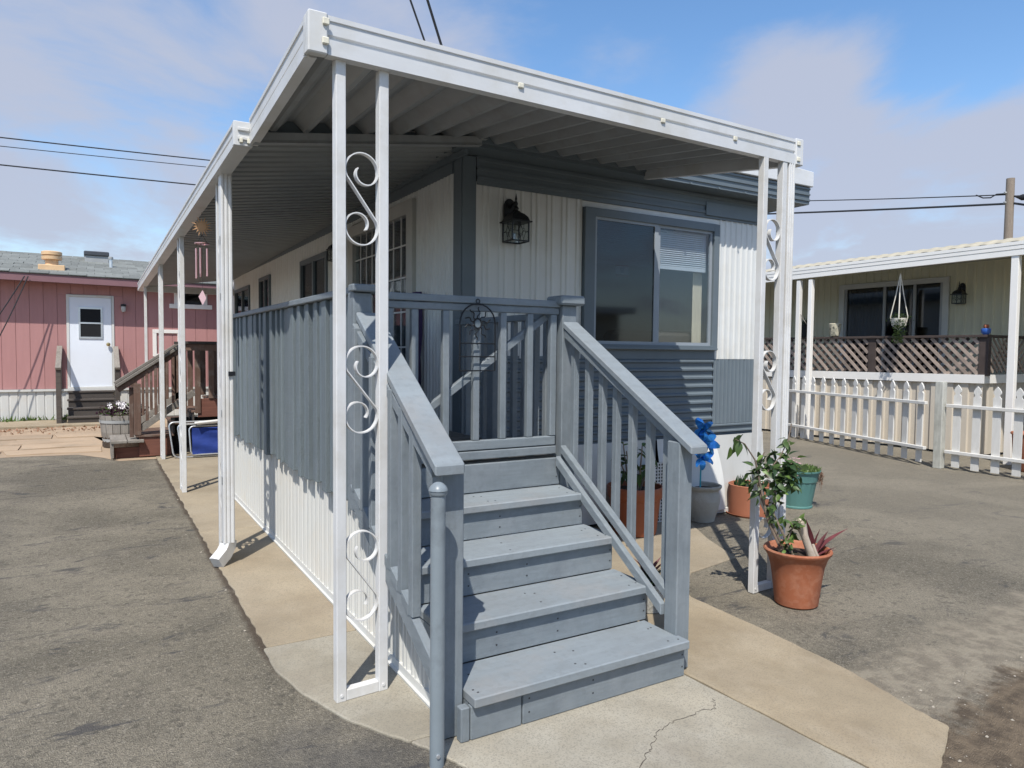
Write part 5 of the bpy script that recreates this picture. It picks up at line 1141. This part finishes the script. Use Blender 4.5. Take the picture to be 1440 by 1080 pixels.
MB().lathe((.42, 13.0, 0), [(.30, .0125), (.315, .49), (.001, .50)], 24).build('soil', 'soil', bp)
rr = random.Random(31); pu = MB(); gr = MB(); wh = MB()
for k in range(420):
    a, r = rr.uniform(0, 6.28), .37 * math.sqrt(rr.random()); p = Vector((.42 + r * math.cos(a), 13.0 + r * math.sin(a), .50 + rr.uniform(0, .17) * (1.2 - r)))
    e = Vector((rr.gauss(0, 1), rr.gauss(0, 1), rr.gauss(.2, .7))).normalized() * rr.uniform(.03, .06); s_ = e.cross(Vector((rr.random(), rr.random(), rr.random()))).normalized() * .018
    (pu if rr.random() < .72 else gr).add([p, p + e * .5 + s_, p + e, p + e * .5 - s_], [(0, 1, 2, 3)])
for k in range(9):
    a, r = rr.uniform(0, 6.28), .20 * math.sqrt(rr.random()); p = Vector((.40 + r * math.cos(a), 12.9 + r * math.sin(a), .62 + rr.uniform(0, .12)))
    for i in range(5): b = i * 1.257; q = Vector((math.cos(b), -.5, math.sin(b))) * .03; wh.add([p, p + q + Vector((q.z, 0, -q.x)) * .4, p + q * 1.2, p + q - Vector((q.z, 0, -q.x)) * .4], [(0, 1, 2, 3)])
pu.build('purple_foliage', 'leaf_purple', bp, kind='stuff'); gr.build('green_foliage', 'leaf_light', bp, kind='stuff'); wh.build('white_flowers', 'petal_white', bp, kind='stuff')
# folded lawn chair
fc = thing('folded_lawn_chair', 'folded blue lawn chair with aluminium tube frame on the walkway', 'lawn chair', (1.35, 11.2, .011))
def rrect(x0, x1, z0, z1, y, r, tilt=0.0):
    pts = []
    for cx2, cz2, a0 in ((x1 - r, z1 - r, 0), (x0 + r, z1 - r, 90), (x0 + r, z0 + r, 180), (x1 - r, z0 + r, 270)):
        for k in range(5): a = math.radians(a0 + k * 22.5); pts.append((cx2 + r * math.cos(a) + (tilt * (z0 - (cz2 + r * math.sin(a)))), y + .10 * (cz2 + r * math.sin(a)), cz2 + r * math.sin(a)))
    return pts
MB().tube(rrect(.98, 1.95, .025, .53, 11.14, .07, .12), .012, 8, True).build('tube_frame', 'alu', fc)
MB().tube(rrect(1.08, 1.78, .03, .50, 11.09, .06, .10), .012, 8, True).build('tube_frame', 'alu', fc)
MB().tube(rrect(1.20, 1.72, .06, .47, 11.06, .06, .05), .011, 8, True).build('tube_frame', 'alu', fc)
cl = MB(); vs = []
for i in range(9):
    z = .07 + .38 * i / 8
    for j in range(9): x = 1.215 + .49 * j / 8; vs.append((x, 11.055 + .1 * z + .018 * math.sin(i * 1.3 + j * .5) - .01, z))
cl.add(vs, [(i * 9 + j, i * 9 + j + 1, i * 9 + j + 10, i * 9 + j + 9) for i in range(8) for j in range(8)], True); cl.build('fabric', 'blue_fabric', fc)
MB().bar((1.25, 11.06, .52), (1.80, 11.10, .56), .05, .03).build('armrest', 'vinyl_white', fc, .008)
MB().bar((1.28, 11.03, .50), (1.68, 11.03, .53), .03, .02).build('armrest', 'weathered_wood', fc, .006)

# ================================================================== cream house on the right
cr = thing('cream_house', 'cream ribbed mobile home with a covered porch behind the picket fence', 'mobile home', (11.9, 7, 0))
HX = 11.95; YN, YFAR = 5.75, 13.5
zc = lambda y: 1.24 + .018 * (9.2 - min(y, 9.2))
WX = 13.4
f = MB(); f.ribs((WX, 0.5, 0), (0, 1, 0), (-1, 0, 0), 6.55, 0, 3.25, .155, [(0, 0), (.45, 0), (.52, .014), (.72, .014), (.80, 0)]); f.ribs((WX, 9.24, 0), (0, 1, 0), (-1, 0, 0), 4.3, 0, 3.25, .155, [(0, 0), (.45, 0), (.52, .014), (.72, .014), (.80, 0)])
f.ribs((WX, 7.05, 0), (0, 1, 0), (-1, 0, 0), 2.19, 3.03, 3.25, .155, [(0, 0), (.45, 0), (.52, .014), (.72, .014), (.80, 0)]); f.build('wall', 'cream_siding', cr)
f = MB(); f.box((WX, 7.05, 2.93), (WX - .05, 9.24, 3.03)); f.box((WX, 7.05, .9), (WX - .05, 7.16, 2.93)); f.box((WX, 9.13, .9), (WX - .05, 9.24, 2.93)); so_ = f.build('sliding_door', 'door_frame', cr, .004)
f = MB()
for y in (7.16, 7.66, 8.25, 9.08): f.box((WX - .03, y, .95), (WX + .0, y + .05, 2.93))
f.build('sash', 'grey_box', so_)
B((WX + .004, 7.16, .95), (WX + .010, 9.13, 2.93)).build('pane', 'screen_glass', so_)
cu = MB(); vs = []
for k in range(40): vs += [(WX + .06 + .02 * (k % 2), 7.72 + k * .035, .95), (WX + .06 + .02 * (k % 2), 7.72 + k * .035, 2.9)]
cu.add(vs, [(2 * i, 2 * i + 2, 2 * i + 3, 2 * i + 1) for i in range(39)]); cu.build('curtain', 'grey_house_paint', so_)
B((WX + .15, 7.0, .9), (WX + .17, 9.2, 3.0)).build('room_back', 'dark_void', cr)
# roof with fascia
FX = 11.55
f = MB(); f.sweep([(0, 0), (.015, 0), (.015, .075), (.005, .08), (.005, .085), (.02, .09), (.02, .14), (.012, .145), (.025, .15), (.025, .20), (-.05, .20), (-.05, 0)], (FX, 14.0, 2.97), (FX, 1.0, 3.10), (-1, 0, 0)); f.build('fascia', 'vinyl_white', cr)
f = MB(); f.add([(FX + .04, 1.0, 3.115), (FX + .04, 14, 2.985), (WX + .1, 14, 3.26), (WX + .1, 1.0, 3.30)], [(0, 1, 2, 3)]); f.build('porch_ceiling', 'cream_siding', cr)
f = MB(); vs = []; n = 60
for i in range(n * 4 + 1):
    y = 1.0 + 13.0 * i / (n * 4); d = (0, .010, .010, 0)[i % 4]; z0 = 3.30 - .010 * (y - 1) + d
    vs += [(FX - .01, y, z0), (FX + .30, y, z0 + .10), (FX + 2.2, y, z0 + .22), (FX + 6, y, z0 + .10)]
f.add(vs, [(4 * i + k, 4 * i + k + 1, 4 * i + k + 5, 4 * i + k + 4) for i in range(n * 4) for k in range(3)]); f.build('roof', 'cream_roof', cr)
# porch: vinyl skirt with white cap, boards above, lattice
f = MB(); f.ribs((HX, YN, 0), (0, 1, 0), (-1, 0, 0), YFAR - YN, .04, lambda t: zc(YN + t) - .13, .23, [(0, 0), (.42, 0), (.47, -.03), (.88, -.03), (.93, 0)]); f.ribs((HX, YN, 0), (1, 0, 0), (0, -1, 0), 1.45, .04, zc(YN) - .13, .23, [(0, 0), (.42, 0), (.47, -.03), (.88, -.03), (.93, 0)]); f.build('porch_skirt', 'beige_vinyl', cr)
f = MB(); f.add([(HX - .03, YN - .03, zc(YN) - .135), (HX - .03, YFAR, zc(YFAR) - .135), (HX - .03, YFAR, zc(YFAR)), (HX - .03, YN - .03, zc(YN)), (HX + .12, YN - .03, zc(YN) - .135), (HX + .12, YFAR, zc(YFAR) - .135), (HX + .12, YFAR, zc(YFAR)), (HX + .12, YN - .03, zc(YN))], [(0, 1, 2, 3), (4, 5, 6, 7), (3, 2, 6, 7), (0, 1, 5, 4), (0, 3, 7, 4)])
f.box((HX + .121, YN - .032, zc(YN) - .135), (WX - .01, YN + .05, zc(YN) - .001)); f.build('skirt_cap', 'vinyl_white', cr)
f = B((HX + .04, YN + .06, zc(YN) - .3), (WX - .02, YFAR, zc(YFAR) - .15)); f.build('porch_floor', 'dark_wood', cr)
LX = HX + .02; zl0, zl1 = 1.26, 1.885
for y0 in (5.62, 7.46, 9.45, 11.4): B((LX - .03, y0 + .06, zc(y0) - .02), (LX + .06, y0 + .20, 1.93)).build('rail_post', 'lattice_dark', cr, .005)
B((LX - .06, YN - .06, 1.886), (LX + .08, YFAR, 1.926)).build('porch_rail', 'lattice_dark', cr, .004)
B((LX + .081, YN - .06, 1.886), (WX - .02, YN + .08, 1.926)).build('porch_rail', 'lattice_dark', cr, .004)
def clipbar(y0, z0, slope, ya, yb, za, zb):
    # parametric strip of slope dz/dy clipped to the panel
    pts = []
    for t in (ya, yb):
        z = z0 + slope * (t - y0)
        pts.append((t, z))
    (y1, z1), (y2, z2) = pts
    def cl(y, z):
        if z < za: return (y + (za - z) / slope, za)
        if z > zb: return (y + (zb - z) / slope, zb)
        return (y, z)
    return cl(y1, z1), cl(y2, z2)
pan = [(5.83, 7.51), (7.67, 9.50), (9.66, 11.4)]
for ya, yb in pan:
    for layer, sg, step in ((1, 1, .16), (0, -1, .16)):
        y = ya - .65
        while y < yb + .65:
            z0 = zc(7) + .02
            a_, b_ = clipbar(y, z0 if sg > 0 else z0, sg * 1.0, y, y + .64, z0, 1.88) if sg > 0 else ((y + .64, z0), (y, 1.88))
            (p, q), (r_, s_) = (a_, b_)
            # clip to the bay in y
            def cy2(P1, P2):
                (u1, v1), (u2, v2) = P1, P2
                if max(u1, u2) < ya or min(u1, u2) > yb: return None
                def mv(u, v):
                    uu = min(max(u, ya), yb); return (uu, v1 + (v2 - v1) * (uu - u1) / (u2 - u1) if u2 != u1 else v)
                return mv(u1, v1), mv(u2, v2)
            cc = cy2((p, q), (r_, s_))
            if cc and abs(cc[0][0] - cc[1][0]) > .02 and (layer == 0 or yb < 6.5 or cc[0][0] < 6.6 or rr.random() < .0 or True):
                xx = LX - .018 + .012 * (1 - layer)
                MB().bar((xx, cc[0][0], cc[0][1]), (xx, cc[1][0], cc[1][1]), .010, .052, up=(0, -sg, 1)).build('lattice_strip', 'lattice_wood' if (layer == 1 or cc[0][0] < 6.35) else 'lattice_dark', cr)
            y += step
for k in range(9):
    for sg in (1, -1):
        x0 = LX + .12 + k * .14; x1 = x0 + .6 * sg
        if not (LX + .05 < x1 < WX - .05): x1 = min(max(x1, LX + .08), WX - .05)
        MB().bar((x0, YN - .0 + .012 * sg, 1.34), (x1, YN + .012 * sg, 1.34 + abs(x1 - x0) * .9), .010, .04, up=(-sg, 0, 1)).build('lattice_strip', 'lattice_wood', cr)
# porch posts
for y in (8.86, 8.60): B((FX + .0, y - .04, .0), (FX + .08, y + .04, 2.99)).build('porch_post', 'vinyl_white', cr, .004)
f = B((FX + .0, 5.14, .0), (FX + .09, 5.24, 3.06)); f.build('porch_post', 'vinyl_white', cr, .004)
MB().tube([(FX + .04, 8.82, 2.35), (FX + .05, 8.76, 2.25), (FX + .06, 8.66, 2.12)], .006, 5).build('post_chain', 'weathered_wood', cr)
# carriage lamp on the cream wall
carriage_lamp('dark carriage lantern on the cream wall beside the sliding door', (WX - .016, 6.83, 2.66), (-1, 0, 0), 1.0)
# hanging macrame planter
hp = thing('hanging_planter', 'white macrame hanger with a trailing green plant on the cream porch', 'hanging plant', (FX + .3, 7.0, 2.95))
hx, hy = FX + .2, 7.0
for k in range(4):
    a = k * 1.571 + .5; MB().tube([(hx, hy, 2.97), (hx + .06 * math.cos(a), hy + .06 * math.sin(a), 2.6), (hx + .13 * math.cos(a), hy + .13 * math.sin(a), 2.24), (hx + .10 * math.cos(a), hy + .10 * math.sin(a), 2.10), (hx, hy, 2.02)], .008, 5).build('cord', 'macrame', hp)
MB().lathe((hx, hy, 2.08), [(.07, 0), (.10, .05), (.115, .14), (.105, .14), (.09, .11)], 16).build('pot', 'macrame', hp)
rr = random.Random(3); g = MB()
for k in range(420):
    t_ = rr.random(); p = Vector((hx - .08 + rr.gauss(0, .05), hy - .05 + rr.gauss(0, .045), 2.27 - .47 * t_ ** 1.3)) if t_ > .25 else Vector((hx + rr.gauss(0, .07), hy + rr.gauss(0, .07), 2.24 + rr.gauss(0, .03)))
    e = rdir(rr, -.2) * .035; s_ = e.cross(Vector((.3, .5, .7))).normalized() * .014; g.add([p, p + e * .5 + s_, p + e, p + e * .5 - s_], [(0, 1, 2, 3)])
g.build('trailing_leaves', 'leaf_green', hp, kind='stuff')
# things on the porch rail
bpz = thing('blue_rail_pot', 'small blue pot with orange buds on the porch rail', 'pot', (LX, 5.74, 1.926))
MB().lathe((LX, 5.74, 1.926), [(.035, 0), (.062, .03), (.068, .08), (.060, .10), (.05, .10)], 16).build('pot', 'pot_blue', bpz)
f = MB()
for k in range(4): a = k * 1.6; f.lathe((LX + .025 * math.cos(a), 5.74 + .025 * math.sin(a), 2.02), [(.006, 0), (.018, .03), (.012, .06), (.001, .07)], 8)
f.build('buds', 'terracotta', bpz, kind='stuff')
ppz = thing('patterned_rail_pot', 'patterned cream pot on the porch rail left of the sliding door', 'pot', (LX, 8.35, 1.926))
MB().lathe((LX, 8.35, 1.926), [(.05, 0), (.08, .02), (.095, .12), (.11, .24), (.10, .25), (.09, .22)], 18).build('pot', 'pattern_pot', ppz)
dpz = thing('dark_rail_pot', 'dark square pot with a plant behind the left porch posts', 'pot', (LX, 9.02, 1.926))
B((LX - .08, 8.92, 1.927), (LX + .08, 9.08, 2.17)).build('pot', 'dark_void', dpz, .01)
g = MB(); rr = random.Random(4)
for k in range(60): p = Vector((LX + rr.gauss(0, .05), 9.0 + rr.gauss(0, .05), 2.17)); e = Vector((rr.gauss(0, .05), rr.gauss(0, .05), rr.uniform(.05, .16))); s_ = Vector((0, .012, 0)); g.add([p - s_, p + s_, p + e], [(0, 1, 2)])
g.build('foliage', 'leaf_dark', dpz, kind='stuff')

# ================================================================== picket fence
pf = thing('picket_fence', 'low white picket fence with a weathered post along the cream porch', 'fence', (10.4, 5.5, 0))
pk_prof = [(-.05, 0), (.05, 0), (.05, 1.0), (.033, 1.015), (.028, 1.035), (.046, 1.06), (.048, 1.085), (.03, 1.12), (.0, 1.155), (-.03, 1.12), (-.048, 1.085), (-.046, 1.06), (-.028, 1.035), (-.033, 1.015), (-.05, 1.0)]
pme = MB().prism([(0, a, z) for a, z in pk_prof], (.02, 0, 0)).mesh('picket', 'picket_paint')
rr = random.Random(10)
def fence_run(a, b, n, z0, z1, off):
    a, b = Vector((*a, 0)), Vector((*b, 0)); d = (b - a).normalized(); ang = math.atan2(d.y, d.x) - math.pi / 2; nrm = Vector((-d.y, d.x, 0))
    if nrm.x > 0: nrm = -nrm
    for k in range(n):
        t = (k + .5) / n; p = a.lerp(b, t); inst('picket', pme, pf, (p.x, p.y, z0 + (z1 - z0) * t + rr.uniform(-.01, .01)), (0, rr.uniform(-.012, .012), ang + rr.uniform(-.02, .02)))
    for zr in (.215, .865):
        MB().bar(a + nrm * .035 + Vector((0, 0, zr + z0)), b + nrm * .035 + Vector((0, 0, zr + z1)), .055, .045).build('rail', 'picket_paint', pf, .004)
fence_run((11.60, 9.2), (10.30, 5.66), 13, .03, .05, 0)
fence_run((10.36, 5.42), (10.30, 2.6), 11, .03, .02, 0)
MB().box((10.25, 5.44, .0), (10.36, 5.55, 1.23)).build('fence_post', 'post_wood_worn', pf, .006)
B((11.35, 8.93, .90), (11.42, 9.0, .98)).build('latch', 'black_metal', pf)
# terracotta things glimpsed behind the fence end
tb = thing('brick_red_tub', 'brick red tub standing behind the picket fence at the frame edge', 'tub', (11.2, 4.75, 0))
MB().lathe((11.2, 4.72, 0), [(.18, 0), (.21, .05), (.24, .5), (.26, .52), (.25, .54), (.22, .5)], 24).build('pot', 'terracotta_plain', tb)

# ================================================================== utility pole and wires
up = thing('utility_pole', 'weathered wooden utility pole rising behind the cream roof', 'utility pole', (22, 10.08, 0))
MB().tube([(22, 10.08, 0), (22, 10.08, 6.52)], [.13, .105], 14).build('trunk', 'pole_wood', up)
for z in (5.86, 6.13): MB().tube([(21.86, 10.16, z), (21.98, 10.10, z)], .03, 6).build('bracket', 'grey_box', up)
def wire(name, label, pts, r, sag=0, n=18, group=None, cat='wire'):
    a, b = Vector(pts[0]), Vector(pts[1]); p = [a.lerp(b, i / n) - Vector((0, 0, sag * 4 * (i / n) * (1 - i / n))) for i in range(n + 1)]
    return MB().tube(p, r, 6).solo(name, 'cable', label, cat, a, group)
wire('overhead_wire', 'upper thin wire running left from the utility pole', ((22, 10.16, 6.09), (22, 26, 8.7)), .016, .1, group='overhead wires')
wire('overhead_wire', 'lower thick cable running left from the utility pole', ((22, 10.16, 5.84), (22, 26, 7.95)), .03, .06, group='overhead wires')
wire('overhead_wire', 'cable dropping to the right from the utility pole', ((22, 10.0, 5.83), (22.4, 2, 3.6)), .03, .1, group='overhead wires')
MB().tube([(21.98, 10.95, 6.22), (21.95, 10.75, 6.10), (21.95, 10.55, 6.07), (21.95, 10.40, 6.14), (21.97, 10.18, 6.12)], .018, 6).solo('wire_loop', 'cable', 'slack wire loop hanging just left of the utility pole', 'wire', (22, 10.95, 6.2))
MB().tube([(22.0, 10.0, 6.03), (22.0, 9.85, 5.97), (22, 9.78, 5.95), (22.0, 9.5, 5.92), (22, 9.3, 5.9)], [.012, .05, .085, .085, .06], 10).solo('splice_closure', 'cable', 'dark cable splice case hanging right of the utility pole', 'cable splice', (22, 10, 6.0))
wire('overhead_wire', 'topmost of the three wires crossing the left sky', ((-16, 30, 8.5), (10, 30, 9.1)), .022, .1, group='overhead wires')
wire('overhead_wire', 'thin middle one of the three wires crossing the left sky', ((-16, 30, 8.16), (10, 30, 8.85)), .014, .1, group='overhead wires')
wire('overhead_wire', 'lowest of the three wires crossing the left sky', ((-16, 30, 7.75), (10, 30, 8.05)), .024, .12, group='overhead wires')
for dx, lab in ((0, 'left of two black service wires crossing above the awning'), (.15, 'right of two black service wires crossing above the awning')):
    b, a = (Vector((3.923, 9, 5.74)), Vector((3.624, 8.8, 6.146))) if dx == 0 else (Vector((4.176, 9, 5.723)), Vector((3.865, 8.8, 6.208)))
    e = b - a; wire('service_wire', lab, (b + e * 5.2, a - e * 16), .013 + dx * .03, 0, group='overhead wires', cat='wire')

# neighbour across the lane, behind the viewer, mirrored in the front window
nb = thing('beige_house', 'beige mobile home across the lane mirrored in the front window', 'mobile home', (6, -9, 0))
B((1, -7.02, .6), (14, -7.0, 2.75)).build('wall', 'yellow_beige_house', nb)
B((1, -7.06, .0), (14, -7.02, .6)).build('skirting', 'white_skirt', nb); B((.8, -12, 2.76), (14.2, -6.5, 2.95)).build('roof', 'white_metal', nb)
for x in (5.0, 9.4): w_ = B((x, -6.98, 1.5), (x + 1.2, -6.95, 2.3)).build('window', 'vinyl_white', nb); B((x + .08, -6.945, 1.58), (x + 1.12, -6.94, 2.22)).build('pane', 'dark_void', w_)
for x in (3.5, 7.2, 8.1, 11.0): B((x, -6.6, 0), (x + .09, -6.5, 2.75)).build('porch_post', 'vinyl_white', nb)
